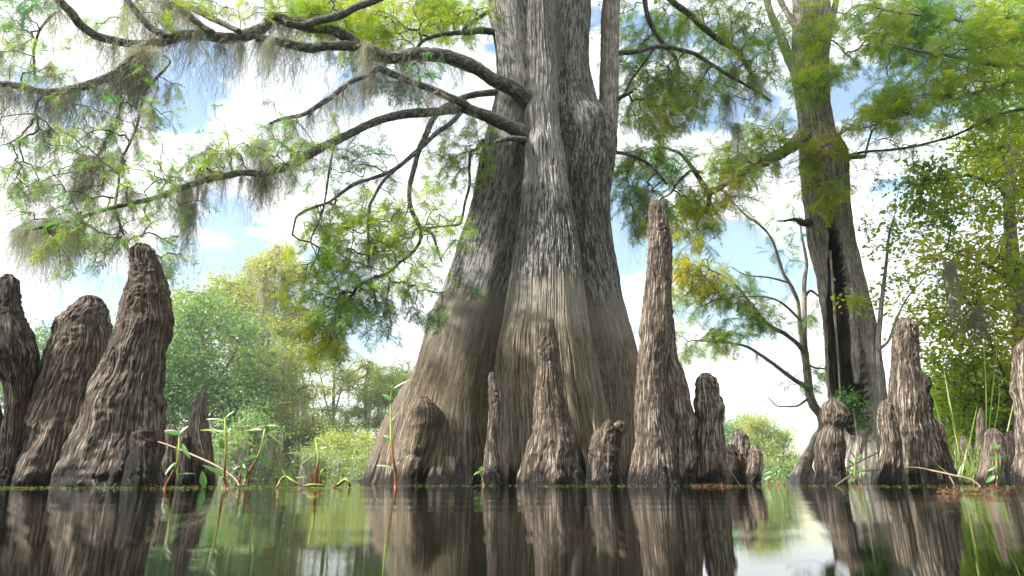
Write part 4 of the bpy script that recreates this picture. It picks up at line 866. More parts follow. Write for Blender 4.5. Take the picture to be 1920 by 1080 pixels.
h1_ = T2([(1575, 292, 16), (1595, 294, 12), (1622, 293, 7)], T2Y - .1, T2Y - .2, tree2, mat='bark2', sub=6, seed=39)
h2_ = T2([(1590, 292, 7), (1620, 285, 5), (1680, 280, 5), (1725, 272, 5), (1765, 262, 5), (1810, 245, 5), (1850, 226, 6), (1890, 210, 6), (1935, 202, 7)], T2Y, 8.0, tree2, mat='limb', sub=6, seed=40)
st_ = T2([(1522, 416, 20), (1505, 418, 14), (1492, 412, 8), (1470, 414, 4), (1456, 415, 2)], T2Y, T2Y - .2, tree2, mat='limb', sub=6, seed=41)
T2([(1557, 470, 3), (1563, 560, 5), (1569, 640, 4), (1577, 760, 2)], T2Y - .44, T2Y - .46, tree2, mat='bark2', sub=8, name='split_bark', seed=42)
T2([(1597, 540, 8), (1600, 580, 14), (1604, 660, 16), (1606, 720, 9)], T2Y - .3, T2Y - .3, tree2, mat='bark2', sub=8, name='split_bark', seed=43)
foliage(tree2, cat(g1_, g2_, g3_, g4_), [
    ([(1250, 370), (1300, 340), (1360, 330), (1420, 300), (1420, 330), (1340, 400), (1270, 420)], 85, 8.2, 8.9, 20, 18, .72),
    ([(1340, 270), (1450, 230), (1480, 270), (1400, 330), (1340, 320)], 110, 8.5, 9.3, 12, 16, .58),
    ([(1180, 270), (1260, 270), (1300, 330), (1230, 350)], 44, 8.0, 8.6, 8, 14, .3),
    ([(1230, 400), (1350, 400), (1330, 450), (1250, 440)], 30, 8.2, 8.8, 6, 14, .7)], size=1.05, r0=.003, kind='cyp')
foliage(tree2, cat(f1_, f2_, f3_, f4_, h1_, P(1545, 300, T2Y - .45)[None], P(1530, 200, T2Y - .35)[None], P(1560, 350, T2Y - .45)[None]), [
    ([(1500, 150), (1560, 110), (1590, 130), (1550, 180), (1510, 200)], 60, 8.4, 8.9, 8, 12, .6),
    ([(1510, 285), (1570, 270), (1590, 310), (1570, 400), (1535, 420), (1510, 340)], 60, 8.5, 8.8, 9, 9, .68),
    ([(1500, 0), (1580, 0), (1570, 90), (1500, 90)], 60, 8.8, 9.6, 9, 14, .6),
    ([(1580, 60), (1700, 20), (1700, 80), (1600, 110)], 60, 8.6, 9.6, 9, 16, .2),
    ([(1560, 240), (1680, 190), (1700, 230), (1580, 250)], 50, 8.4, 9.2, 9, 14, .62)], size=1.0, r0=.003)
foliage(tree2, cat(h2_, h1_), [([(1620, 250), (1900, 180), (1880, 260), (1640, 320)], 36, 8.0, 9.0, 9, 24, .35), ([(1600, 300), (1720, 300), (1700, 430), (1640, 420)], 22, 8.4, 9.2, 7, 20, .1)], size=.7, r0=.002)

# ------------------------------------------------------------------ slender cypress in front of the gap
S = thing('slender_cypress', 'slender bare-limbed cypress with sparse yellow leaves, bent at its base', 'cypress tree', tuple(P(1500, 905, 10.5) * np.array([1, 1, 0])))
SB = dict(mat='bark2', sub=6)
s0 = limb([(1490, 930, 60), (1500, 895, 44), (1512, 865, 28), (1530, 825, 22), (1541, 800, 18), (1540, 782, 20), (1527, 762, 20), (1517, 735, 19), (1514, 700, 18), (1510, 670, 18), (1506, 640, 17), (1508, 600, 13), (1508, 560, 11), (1508, 530, 10), (1512, 490, 8), (1505, 450, 6), (1500, 420, 4)], 10.5, 10.4, S, seg=16, name='trunk', seed=51, **SB)
s1 = limb([(1508, 650, 14), (1500, 610, 10), (1497, 570, 9), (1485, 540, 9), (1470, 515, 8), (1458, 480, 7), (1448, 450, 6), (1428, 425, 5), (1400, 405, 4), (1375, 380, 3)], 10.4, 9.8, S, seed=52, **SB)
s2 = limb([(1508, 660, 14), (1495, 645, 11), (1470, 625, 10), (1445, 612, 9), (1420, 585, 8), (1400, 560, 7), (1385, 540, 6), (1360, 520, 5), (1330, 505, 4)], 10.4, 9.6, S, seed=53, **SB)
s3 = limb([(1514, 728, 12), (1490, 712, 10), (1460, 690, 9), (1425, 665, 8), (1400, 650, 7), (1370, 643, 5), (1330, 640, 4), (1300, 638, 3)], 10.4, 9.5, S, seed=54, **SB)
s4 = limb([(1500, 600, 7), (1480, 580, 6), (1455, 562, 5), (1430, 556, 4), (1390, 556, 3), (1350, 562, 3)], 10.2, 9.6, S, seed=55, **SB)
s5 = limb([(1508, 560, 8), (1520, 545, 6), (1535, 555, 5), (1550, 565, 4)], 10.4, 10.6, S, seed=56, **SB)
s6 = limb([(1510, 680, 6), (1530, 690, 5), (1555, 692, 4)], 10.4, 10.5, S, seed=57, **SB)
s7 = limb([(1515, 748, 6), (1490, 762, 4), (1460, 762, 3), (1440, 745, 2)], 10.3, 10.0, S, seed=58, **SB)
s8 = limb([(1480, 530, 6), (1440, 520, 4), (1400, 516, 3), (1370, 500, 2)], 10.1, 9.6, S, seed=59, **SB)
foliage(S, cat(s0[60:], s1, s2, s3, s4, s5, s6, s7, s8), [
    ([(1262, 470), (1320, 480), (1370, 500), (1340, 550), (1270, 560)], 80, 9.2, 9.9, 10, 15, .74),
    ([(1290, 540), (1440, 520), (1440, 560), (1300, 590)], 70, 9.3, 10.1, 12, 16, .55),
    ([(1270, 620), (1400, 600), (1420, 640), (1290, 650)], 60, 9.3, 10.0, 10, 14, .6),
    ([(1390, 560), (1450, 570), (1450, 610), (1390, 600)], 36, 9.7, 10.2, 6, 12, .62),
    ([(1430, 540), (1560, 560), (1560, 600), (1440, 650)], 12, 9.9, 10.8, 9, 14, .4),
    ([(1450, 690), (1560, 680), (1550, 730), (1460, 720)], 14, 9.9, 10.6, 9, 14, .4),
    ([(1400, 390), (1530, 380), (1540, 480), (1450, 480)], 20, 9.9, 10.6, 7, 16, .3)], size=.95, r0=.0028, per=2)
moss_stuff('little moss threads hanging from the slender cypress', cat(s1, s2, s3, s4, s8), 110, .08, .5, .8)

# ------------------------------------------------------------------ trees at the right bank
def bank_tree(label, trunk_pix, Y, patches, kind='broad', mat='broad', size=1.0, cat_='tree', name='bank_tree', tmat='bark2', r0=.004, twig='twig', limbs=(), extra=None, per=2, rmax=.03, dirdown=.2):
    p0 = P(trunk_pix[0][0], trunk_pix[0][1], Y)
    t = thing(name, label, cat_, (p0[0], Y, max(0.0, float(ground_z(np.array([p0[0]]), np.array([Y]))[0]))))
    roots = limb(trunk_pix, Y, Y, t, mat=tmat, sub=8, name='trunk', seed=Y)
    rl = [roots[len(roots) // 4:]]
    for k, (px_, Y0, Y1) in enumerate(limbs): rl.append(limb(px_, Y0, Y1, t, mat=tmat, sub=6, seed=Y + k))
    foliage(t, cat(*rl), patches, kind=kind, mat=mat, size=size, r0=r0, twig=twig, per=per, rmax=rmax, dirdown=dirdown)
    return t
bank_tree('feathery cypress overhanging from beyond the right edge', [(2010, 930, 90), (2000, 700, 70), (1985, 400, 60), (1975, 150, 50), (1970, -150, 40)], 8.2, [
    ([(1640, 60), (1780, 20), (1920, 0), (1960, 60), (1940, 140), (1840, 130), (1700, 130)], 300, 7.2, 8.6, 60, 24, .58),
    ([(1600, 220), (1720, 150), (1800, 130), (1760, 190), (1640, 240)], 130, 7.2, 8.4, 14, 16, .6),
    ([(1780, 140), (1940, 130), (1940, 240), (1800, 220)], 100, 7.2, 8.6, 26, 22, .55),
    ([(1600, 0), (1760, 0), (1720, 60), (1600, 50)], 110, 7.4, 8.8, 24, 20, .48)], kind='cyp', mat='cyp', size=.95, r0=.0025,
    limbs=[([(1975, 140, 16), (1920, 126, 14), (1870, 120, 12), (1820, 113, 9), (1770, 102, 7), (1720, 95, 5), (1660, 80, 4)], 8.2, 7.4), ([(1975, 120, 12), (1900, 150, 9), (1840, 170, 7), (1780, 190, 5), (1700, 215, 4), (1620, 240, 3)], 8.2, 7.3),
           ([(1970, 20, 14), (1900, 30, 10), (1820, 40, 8), (1740, 30, 6), (1660, 20, 4)], 8.2, 7.6)], name='overhanging_cypress', cat_='cypress tree')
bank_tree('yellow-green leafy tree filling the right edge above the bank', [(1900, 930, 36), (1905, 760, 28), (1912, 600, 26), (1900, 500, 24), (1892, 380, 20), (1895, 260, 16)], 9.6, [
    ([(1720, 420), (1780, 330), (1860, 270), (1950, 240), (1960, 480), (1850, 560), (1720, 520)], 230, 8.6, 10.4, 60, 22, .66),
    ([(1700, 320), (1780, 310), (1800, 400), (1720, 420)], 60, 8.6, 9.6, 10, 16, .45),
    ([(1700, 520), (1960, 480), (1960, 700), (1760, 700), (1710, 600)], 230, 8.8, 10.8, 60, 24, .66),
    ([(1760, 680), (1960, 690), (1960, 850), (1770, 840)], 260, 9.2, 11.0, 36, 22, .5)], size=1.0, limbs=[
    ([(1912, 640, 12), (1905, 560, 12), (1885, 520, 11), (1850, 497, 8), (1815, 482, 5), (1780, 470, 3)], 9.6, 9.0), ([(1900, 760, 8), (1860, 650, 6), (1830, 590, 6), (1800, 540, 4), (1785, 490, 3)], 9.6, 9.2),
    ([(1908, 600, 10), (1925, 480, 8), (1935, 350, 7)], 9.6, 9.8), ([(1895, 380, 9), (1860, 340, 6), (1820, 330, 4), (1780, 335, 3), (1740, 330, 2)], 9.6, 9.0)], name='leafy_tree')
bank_tree('dense green leaves crowding in from the top right corner', [(2060, 930, 60), (2050, 500, 46), (2040, 100, 40), (2035, -200, 30)], 10.6, [
    ([(1860, 0), (1980, 0), (1990, 260), (1880, 240), (1840, 120)], 260, 9.4, 11.2, 50, 24, .45),
    ([(1780, 200), (1980, 200), (1980, 330), (1820, 330)], 150, 9.6, 11.4, 40, 26, .5)], size=1.0, name='leafy_tree', limbs=[([(2040, 120, 16), (1980, 100, 12), (1920, 110, 8), (1870, 130, 5)], 10.6, 10.2), ([(2045, 320, 14), (1980, 280, 10), (1900, 270, 7), (1830, 290, 4)], 10.6, 10.2)])
bank_tree('thin pale sapling trunk just right of the hollow tree', [(1658, 930, 20), (1648, 760, 15), (1645, 680, 11), (1650, 600, 9), (1661, 500, 6), (1667, 440, 4), (1674, 412, 2), (1688, 380, 1)], 9.0, [
    ([(1610, 390), (1690, 400), (1700, 480), (1620, 500)], 16, 8.6, 9.2, 6, 14, .55), ([(1590, 555), (1620, 560), (1625, 585), (1590, 580)], 8, 8.4, 8.8, 3, 8, .75), ([(1650, 560), (1750, 480), (1760, 520), (1680, 640)], 14, 8.6, 9.2, 6, 14, .5)],
    size=.8, name='sapling', cat_='sapling', r0=.0016, limbs=[([(1648, 655, 6), (1665, 640, 5), (1680, 600, 4), (1700, 560, 3), (1735, 520, 2)], 9.0, 8.9)], tmat='bark2')
bank_tree('low green bush behind the knees of the right bank', [(1790, 925, 12), (1795, 860, 9), (1800, 800, 6)], 11.5, [
    ([(1740, 740), (1960, 740), (1970, 880), (1750, 890)], 330, 10.8, 12.6, 36, 24, .5)], size=1.3, name='bush', cat_='bush', limbs=[([(1795, 860, 6), (1840, 800, 5), (1900, 780, 4)], 11.5, 11.6)])
bank_tree('dark leafy bush inside the foot of the hollow tree', [(1612, 880, 5), (1608, 820, 4), (1600, 770, 3)], 8.9, [([(1585, 735), (1625, 735), (1622, 800), (1595, 800)], 24, 8.7, 8.95, 5, 7, .1)], size=.55, name='bush', cat_='bush', r0=.0016)
hang('black clump of dead moss caught in the right hand leaves', [(1832, 575, 60, 14, 5), (1828, 600, 50, 8, 10)], 8.8, fat=2.2)
hang('grey moss beard hanging inside the right hand leafy tree', [(1778, 490, 130, 9, 5), (1782, 560, 90, 5, 6)], 8.7, fat=1.3)

# ------------------------------------------------------------------ far shores
def far_tree(label, trunk_pix, Y, patches, size, dY=3.0, moss=0, dens=.8, name='far_cypress', kind='clump', mat='cyp_far', cat_='tree', limbs=(), r0=.03):
    p0 = P(trunk_pix[0][0], trunk_pix[0][1], Y)
    t = thing(name, label, cat_, (p0[0], Y, 0.0))
    roots = limb(trunk_pix, Y, Y, t, mat='far_bark', sub=8, name='trunk', seg=8, seed=Y)
    rl = [roots[len(roots) // 5:]]
    for k, lp in enumerate(limbs): rl.append(limb(lp, Y, Y + (k % 2 - .5), t, mat='far_bark', sub=5, seg=6, seed=Y + k))
    pp = [(poly, n, Y - dY / 2, Y + dY / 2, cl, sp_, ti) for (poly, n, cl, sp_, ti) in patches]
    nodes = foliage(t, cat(*rl), pp, kind=kind, mat=mat, size=size, r0=r0, twig='twig_pale', per=1, rmax=.2, dirdown=.0, mid=1, dens=dens)
    if moss:
        k = rng.integers(len(roots), len(nodes), moss); L_ = (.7 + 1.6 * rng.random(moss))
        V, T, Cc = bake('mossfar', nodes[k], None, np.stack([L_ * .5, L_], -1), .8, .15, upright=True)
        make_mesh('moss', V, [T], M['moss'], t, {'tint': Cc}, smooth=False)
    return t
far_tree('broad bright green rounded tree on the left shore', [(380, 912, 16), (378, 800, 14), (385, 700, 12), (375, 620, 8)], 38, [([(300, 600), (360, 565), (450, 590), (500, 660), (490, 800), (420, 880), (300, 890), (290, 700)], 900, 90, 16, .30)], 1.15, 6, limbs=[[(380, 780, 9), (340, 700, 7), (325, 640, 4)], [(384, 740, 9), (430, 680, 7), (455, 630, 4)]], r0=.02)
far_tree('rounded bushy green tree standing left of the mossy cypresses', [(300, 912, 14), (290, 800, 12), (300, 700, 8), (310, 640, 5)], 36, [([(50, 640), (100, 620), (150, 640), (330, 640), (340, 880), (60, 890)], 600, 60, 18, .25)], 1.15, 6, r0=.02)
far_tree('tallest thin cypress of the left shore, hung with grey moss', [(538, 912, 14), (534, 780, 12), (532, 650, 10), (528, 560, 7), (524, 500, 5), (520, 466, 3)], 44, [([(465, 510), (500, 462), (560, 462), (580, 520), (565, 610), (470, 610)], 330, 40, 8, .72), ([(465, 600), (590, 600), (590, 760), (470, 760)], 330, 40, 9, .66)], .8, 5, moss=220, dens=1.5)
far_tree('yellowish flat topped cypress behind the round green tree', [(460, 912, 13), (458, 760, 11), (452, 640, 8), (440, 560, 5)], 46, [([(335, 560), (400, 525), (470, 530), (520, 580), (480, 630), (350, 610)], 560, 50, 9, .72), ([(420, 620), (520, 620), (520, 720), (430, 720)], 120, 18, 10, .65)], 1.0, 5, moss=60)
far_tree('mossy cypress with bright yellow-green tiers at the left shore', [(505, 912, 14), (502, 800, 12), (508, 700, 9), (500, 620, 6)], 40, [([(450, 760), (560, 740), (590, 800), (540, 900), (450, 880)], 330, 30, 11, .72), ([(440, 660), (560, 650), (570, 740), (450, 740)], 240, 24, 9, .6)], .95, 5, moss=100)
far_tree('nearly bare tall tree with small crown in the middle distance', [(622, 908, 7), (624, 800, 7), (626, 730, 5), (628, 680, 3)], 52, [([(590, 680), (640, 658), (680, 680), (670, 730), (600, 740)], 110, 18, 8, .6), ([(590, 740), (660, 740), (660, 840), (590, 850)], 90, 14, 9, .5)], .9, 4, limbs=[[(624, 790, 4), (640, 730, 3), (655, 690, 2)], [(624, 800, 4), (608, 740, 3), (600, 700, 2)]])
far_tree('cypress with a loose olive crown left of the main trunk', [(690, 908, 8), (688, 800, 7), (684, 730, 5), (690, 690, 3)], 50, [([(640, 690), (700, 662), (735, 690), (725, 800), (645, 810)], 330, 32, 8, .62)], .75, 5, moss=40)
far_tree('cypress showing green behind the left flank of the trunk', [(738, 908, 8), (738, 800, 7), (740, 730, 5)], 47, [([(700, 700), (750, 680), (780, 700), (780, 800), (700, 830)], 300, 22, 9, .52)], .95, 5, moss=15)
far_tree('small leafy tree behind the water weeds', [(560, 912, 10), (562, 850, 8), (566, 800, 5)], 42, [([(520, 800), (640, 800), (650, 880), (520, 900)], 260, 26, 10, .4)], .95, 4, name='far_tree')
far_tree('dark blue-green treetops low above the left knees', [(85, 912, 12), (85, 760, 10), (88, 660, 6)], 60, [([(40, 640), (80, 620), (130, 640), (160, 720), (40, 740)], 220, 24, 10, .05)], 1.3, 6, name='far_tree')
far_tree('bright yellow-green round tree on the distant right shore', [(1420, 908, 7), (1420, 860, 6), (1420, 820, 4)], 70, [([(1395, 800), (1420, 783), (1450, 795), (1455, 850), (1400, 860)], 240, 22, 6, .68)], 1.25, 6, name='far_tree', r0=.02)
far_tree('darker green tree furthest left on the distant right shore', [(1378, 908, 7), (1378, 840, 6), (1378, 800, 4)], 76, [([(1340, 790), (1380, 775), (1410, 790), (1400, 870), (1340, 880)], 240, 22, 6, .2)], 1.3, 6, name='far_tree', r0=.02)
far_tree('grey green bushy tree at the right end of the distant shore', [(1470, 908, 6), (1470, 870, 5), (1468, 840, 3)], 72, [([(1440, 800), (1475, 815), (1500, 860), (1505, 895), (1440, 895)], 260, 24, 6, .35)], 1.2, 6, name='far_tree', r0=.02)
far_tree('low pale shrub line before the distant right trees', [(1430, 908, 5), (1430, 890, 4), (1432, 876, 3)], 66, [([(1350, 868), (1500, 872), (1515, 900), (1350, 902)], 300, 26, 5, .55)], 1.1, 4, name='far_shrub', cat_='shrub', r0=.02)
far_tree('silvery moss-laden bush behind the alligator weeds', [(470, 912, 12), (470, 870, 9), (468, 820, 5)], 30, [([(430, 800), (480, 780), (530, 810), (530, 890), (430, 890)], 120, 20, 12, .4)], .9, 3, moss=190, name='mossy_bush', cat_='bush')
far_tree('sunlit yellow marsh willow between shore and trunk', [(670, 908, 6), (670, 870, 5), (668, 850, 3)], 34, [([(610, 825), (660, 810), (730, 815), (760, 900), (610, 905)], 460, 40, 9, .66)], .7, 3, name='willow_bush', cat_='bush', r0=.012)
far_tree('grey dry shrub at the waterline between trunk and willow', [(600, 910, 6), (602, 880, 5), (600, 860, 3)], 31, [([(560, 850), (700, 850), (720, 900), (560, 905)], 200, 20, 9, .5)], .6, 3, moss=150, name='dry_shrub', cat_='shrub', r0=.012)
# the wood behind, which reads as one mass
tg = []
for (poly, n, Y0, Y1) in [([(-400, 720), (-100, 640), (100, 690), (560, 760), (620, 840), (780, 840), (780, 905), (-400, 910)], 1500, 58, 66), ([(1300, 850), (1360, 830), (1500, 880), (1530, 905), (1300, 905)], 240, 84, 92), ([(1650, 860), (1720, 760), (2300, 600), (2300, 900), (1650, 905)], 600, 30, 40)]:
    tg.append(targets(poly, n, Y0, Y1, n // 12, 16))
tg = cat(*tg); V, T, Cc = bake('clump', tg, rng.normal(size=tg.shape), 2.0, tint_at(tg, .22, .25, .1))
tag(make_mesh('far_woods', V, [T], M['cyp_far'], None, {'tint': Cc}, smooth=False), 'hazy band of distant swamp woods behind the shore trees', 'woods', None, 'stuff')

# unseen woods behind and right of the camera, added to block low skylight
tg = []
for _ in range(900):
    a = rng.uniform(R(95), R(255)) if rng.random() < .8 else rng.uniform(R(62), R(95)); d_ = rng.uniform(17, 26); tg.append((math.sin(a) * d_, math.cos(a) * d_, rng.random() ** .8 * 9))
tg = np.array(tg); V, T, Cc = bake('clump', tg, rng.normal(size=tg.shape), 2.6, tint_at(tg, .3, .25, .1))
tag(make_mesh('shade_woods', V, [T], M['cyp_far'], None, {'tint': Cc}, smooth=False), 'unseen swamp forest added behind the viewer to block low skylight', 'woods', None, 'stuff')

# ------------------------------------------------------------------ water weeds, reeds and sticks
def leafblade(p, d, L_, w_, up, curl=.15, n=6):
    d = d / np.linalg.norm(d); s_ = np.cross(d, up); s_ /= np.linalg.norm(s_) + 1e-9; u_ = np.cross(s_, d); V = []
    for k in range(n + 1):
        t = k / n; wv_ = w_ * math.sin(math.pi * (t ** .75)) ** .8 * .5 + .0004; c0 = p + d * L_ * t - u_ * curl * L_ * t * t
        V += [c0 - s_ * wv_ + u_ * wv_ * .35, c0 - u_ * .0, c0 + s_ * wv_ + u_ * wv_ * .35]
    T = []
    for k in range(n):
        a = 3 * k; T += [(a, a + 1, a + 4, a + 3), (a + 1, a + 2, a + 5, a + 4)]
    return np.array(V), np.array(T)
def weed(label, Y, stems, leaves, name='water_weed', tint=.35, cat_='water plant'):
    """stems: lists of (px,py,w); leaves: (x0,y0,x1,y1,width px, tint)"""
    x0, y0, _ = stems[0][0]; p0 = P(x0, y0, Y); t = thing(name, label, cat_, (p0[0], Y, 0), 'weeds sprouting from the water')
    for k, st in enumerate(stems):
        pts = [P(a, b, Y + .02 * math.sin(i * 1.3 + k)) for i, (a, b, w_) in enumerate(st)]; rad = [w_ * .40 * Y / F for (a, b, w_) in st]
        Vn, Q, T, bk, p = tube(pts, rad, 8, 6, .03, k); zz = Vn[:, 2]
        make_mesh('stem', Vn, [Q, T], M['stem'], t, {'tint': np.clip((zz - zz.min()) / (max(zz.max() - zz.min(), 1e-3)) * .9 + .25 * noise(Vn * 30), 0, 1)})
    for k, (xa, ya, xb, yb, w_, ti) in enumerate(leaves):
        a = P(xa, ya, Y); dy = rng.normal() * .3; b = P(xb, yb, Y + dy * np.hypot(xb - xa, yb - ya) * Y / F); d = b - a; L_ = np.linalg.norm(d)
        up = np.array([rng.normal() * .3, -.9, .8]); V, Tq = leafblade(a, d + np.array([0, 0, L_ * .12]), L_, w_ * Y / F, up)
        make_mesh('leaf', V, [Tq], M['weed'], t, {'tint': np.full(len(V), ti)})
    return t
weed('red stemmed weed bending up in front of the stubby knee', 2.5, [[(306, 918, 4), (310, 913, 5), (320, 893, 5), (331, 872, 5), (335, 850, 4), (336, 815, 4)]],
     [(336, 816, 306, 808, 12, .1), (336, 814, 352, 799, 9, .5), (335, 830, 327, 864, 7, .6), (337, 830, 353, 860, 8, .4), (332, 866, 309, 889, 8, .3), (334, 868, 328, 903, 12, .35), (330, 890, 366, 889, 3, .7)])
weed('straight yellow-green weed with several pairs of long leaves', 2.5, [[(428, 918, 6), (427, 913, 7), (421, 895, 6), (423, 855, 5), (423, 815, 5), (422, 780, 4)]],
     [(421, 811, 367, 808, 6, .6), (422, 791, 391, 793, 6, .1), (422, 788, 384, 787, 4, .7), (425, 811, 454, 786, 4, .7), (421, 845, 399, 834, 9, .1), (421, 842, 412, 823, 13, .5), (419, 893, 377, 872, 8, .15), (424, 892, 450, 872, 3, .6), (423, 783, 441, 770, 4, .6), (421, 783, 424, 772, 4, .3)])
weed('weed with a bent olive stem and drooping leaves', 2.6, [[(456, 912, 5), (461, 898, 6), (473, 875, 5), (485, 853, 5), (493, 825, 4), (498, 800, 5)], [(448, 905, 5), (452, 880, 4), (444, 862, 3), (438, 857, 2)]],
     [(485, 853, 447, 869, 9, .35), (487, 855, 508, 879, 8, .25), (487, 853, 497, 822, 11, .15), (493, 806, 458, 809, 4, .7), (501, 812, 529, 836, 3, .7), (500, 798, 525, 801, 3, .6), (499, 798, 478, 804, 3, .6), (498, 812, 502, 794, 9, .1), (460, 896, 453, 868, 9, .25), (461, 895, 450, 912, 4, .8)])
weed('tangle of red and yellow weed shoots lying on the water', 2.7, [[(519, 914, 5), (525, 902, 5), (535, 893, 4), (548, 901, 4), (566, 911, 4)], [(585, 906, 3), (578, 885, 3), (566, 868, 3), (560, 850, 2)], [(592, 911, 9), (593, 890, 8), (597, 862, 6), (594, 838, 5), (592, 820, 3)], [(601, 906, 5), (602, 886, 4), (608, 879, 4), (612, 884, 3)], [(568, 912, 4), (585, 909, 6), (610, 911, 4)]],
     [(535, 893, 528, 881, 4, .5), (540, 900, 537, 912, 6, .2), (546, 899, 543, 888, 6, .35), (561, 849, 536, 851, 2, .7), (590, 852, 562, 873, 3, .7), (597, 843, 630, 836, 3, .7), (592, 820, 584, 838, 4, .8), (594, 821, 612, 834, 3, .8), (575, 895, 553, 897, 4, .5), (598, 890, 603, 874, 5, .6)])
weed('curled yellow-green shoot floating at the foot of the trunk', 2.9, [[(626, 912, 6), (634, 909, 8), (641, 903, 8), (648, 899, 7), (654, 904, 6), (657, 912, 5)]], [(630, 910, 624, 900, 6, .6), (645, 900, 640, 893, 5, .7)])
weed('tall single weed stem standing in front of the left trunk flank', 3.0, [[(739, 920, 6), (742, 910, 7), (742, 888, 7), (738, 865, 6), (734, 830, 6), (733, 790, 5), (733, 750, 4), (736, 722, 3)]],
     [(741, 880, 703, 873, 5, .5), (734, 826, 717, 817, 8, .2), (733, 790, 756, 766, 3, .4), (742, 872, 770, 853, 4, .4), (733, 752, 716, 740, 8, .1), (736, 730, 772, 711, 4, .5), (735, 730, 722, 718, 3, .3), (736, 722, 740, 708, 5, .2), (733, 780, 712, 772, 3, .5)])
weed('tiny weed sprout left of the slender knee', 4.3, [[(907, 912, 4), (905, 898, 3), (899, 884, 3)]], [(900, 884, 888, 891, 5, .5), (899, 884, 904, 874, 7, .4), (902, 887, 908, 884, 4, .5)])
weed('little leafy weeds before the distant right shore', 3.9, [[(1458, 912, 3), (1462, 890, 3), (1466, 870, 3)], [(1440, 912, 3), (1444, 893, 2), (1448, 885, 2)], [(1470, 912, 3), (1472, 895, 2)]],
     [(1466, 872, 1450, 866, 6, .3), (1466, 871, 1480, 872, 5, .3), (1464, 882, 1452, 890, 6, .2), (1463, 885, 1478, 893, 7, .3), (1448, 886, 1430, 892, 6, .3), (1448, 886, 1456, 878, 5, .3), (1445, 893, 1432, 902, 6, .2), (1472, 895, 1486, 903, 6, .25)])
weed('green weed sprouting between mushroom knee and narrow knee', 4.1, [[(1600, 912, 4), (1602, 890, 4), (1603, 860, 3)], [(1612, 912, 3), (1614, 885, 3)]],
     [(1603, 862, 1596, 846, 8, .3), (1603, 864, 1618, 852, 6, .4), (1602, 872, 1588, 864, 6, .2), (1602, 885, 1584, 880, 6, .3), (1603, 886, 1620, 880, 6, .2), (1602, 898, 1590, 905, 6, .3), (1614, 886, 1626, 880, 5, .3)])
weed('bright weed in front of the reddish knee on the right', 3.6, [[(1868, 912, 3), (1870, 885, 3), (1868, 850, 3), (1866, 838, 2)]],
     [(1866, 842, 1858, 834, 5, .3), (1867, 842, 1876, 835, 5, .3), (1868, 858, 1851, 862, 6, .2), (1869, 858, 1894, 855, 5, .1), (1869, 872, 1853, 884, 6, .25), (1870, 878, 1879, 892, 7, .3), (1866, 892, 1849, 906, 9, .25)])
V, Tq = leafblade(P(383, 914, 2.4), P(379, 884, 2.4) - P(383, 914, 2.4), 30 * 2.4 / F, 12 * 2.4 / F, np.array([.2, -1, .1]), .05)
tag(make_mesh('floating_leaf', V, [Tq], M['weed'], None, {'tint': np.full(len(V), .35)}), 'single upright green leaf standing on the water near the straight weed', 'leaf')
def stick(label, pix, Y0, Y1):
    k = np.linspace(0, 1, len(pix)); pts = [P(a, b, Y0 + (Y1 - Y0) * t) for (a, b, w_), t in zip(pix, k)]; rad = [w_ * .36 * (Y0 + (Y1 - Y0) * t) / F for (a, b, w_), t in zip(pix, k)]
    Vn, Q, T, bk, p = tube(pts, rad, 8, 8, .12, len(label)); o = make_mesh('stick', Vn, [Q, T], M['stick'], None, {'tint': np.clip(.5 + .6 * noise(Vn * 25), 0, 1)})
    return tag(o, label, 'stick', 'dead sticks at the waterline')
stick('dead stick slanting down to the water behind the weeds', [(296, 828, 4), (330, 840, 5), (370, 857, 6), (410, 876, 6), (440, 897, 6), (450, 912, 6)], 2.9, 2.7)
stick('thin yellow stick arching along the water on the right', [(1695, 876, 4), (1720, 877, 4), (1750, 883, 5), (1790, 892, 6), (1820, 899, 6), (1838, 912, 5)], 4.3, 3.9)
stick('short stick leaning between mushroom knee and narrow knee', [(1584, 880, 5), (1610, 866, 4), (1647, 848, 4)], 4.15, 4.3)
stick('stick rising from the water beside the mushroom knee', [(1566, 912, 5), (1585, 898, 4), (1605, 886, 4), (1648, 880, 4)], 4.0, 4.3)
stick('fine twig slanting down right of the pillar knee', [(1738, 850, 3), (1755, 870, 3), (1780, 892, 4), (1790, 910, 3)], 4.5, 4.4)
stick('broken twig leaning on the low left knee of the trio', [(1362, 880, 4), (1375, 893, 5), (1388, 912, 5)], 4.4, 4.4)
# reeds of the right bank
def reeds(label, spec, Y, w_=5, name='reed_clump'):
    Vs, Qs = [], []; o_ = 0
    for (xa, ya, xb, yb) in spec:
        a = P(xa, ya, Y + rng.normal() * .1); b = P(xb, yb, Y + rng.normal() * .2); V, Tq = leafblade(a, b - a, np.linalg.norm(b - a), w_ * Y / F, np.array([rng.normal(), -1, .1]), rng.normal() * .08, 9); Vs.append(V); Qs.append(Tq + o_); o_ += len(V)
    V = cat(*Vs); o = make_mesh(name, V, [cat(*Qs)], M['weed'], None, {'tint': np.clip(.55 + .4 * noise(V * 5), 0, 1)}); return tag(o, label, 'reeds', 'reeds on the right bank')
reeds('tall upright reed blades in front of the reddish knee', [(1848, 830, 1853, 632), (1852, 840, 1862, 650), (1855, 835, 1898, 700), (1880, 850, 1905, 740)], 5.6, 2.4)
reeds('spreading reed blades right of the dark narrow knee', [(1800, 860, 1768, 690), (1805, 860, 1772, 730), (1780, 860, 1750, 720), (1790, 880, 1800, 760), (1800, 880, 1755, 780), (1810, 870, 1830, 760), (1775, 890, 1758, 810)], 5.9, 3)
nb = 260; sp_ = []
for _ in range(nb):
    x = rng.uniform(1745, 1930); yb = 908 - rng.random() * 14; l_ = rng.uniform(25, 85); sp_.append((x, yb, x + rng.normal() * 22, yb - l_))
Vs, Qs, o_ = [], [], 0
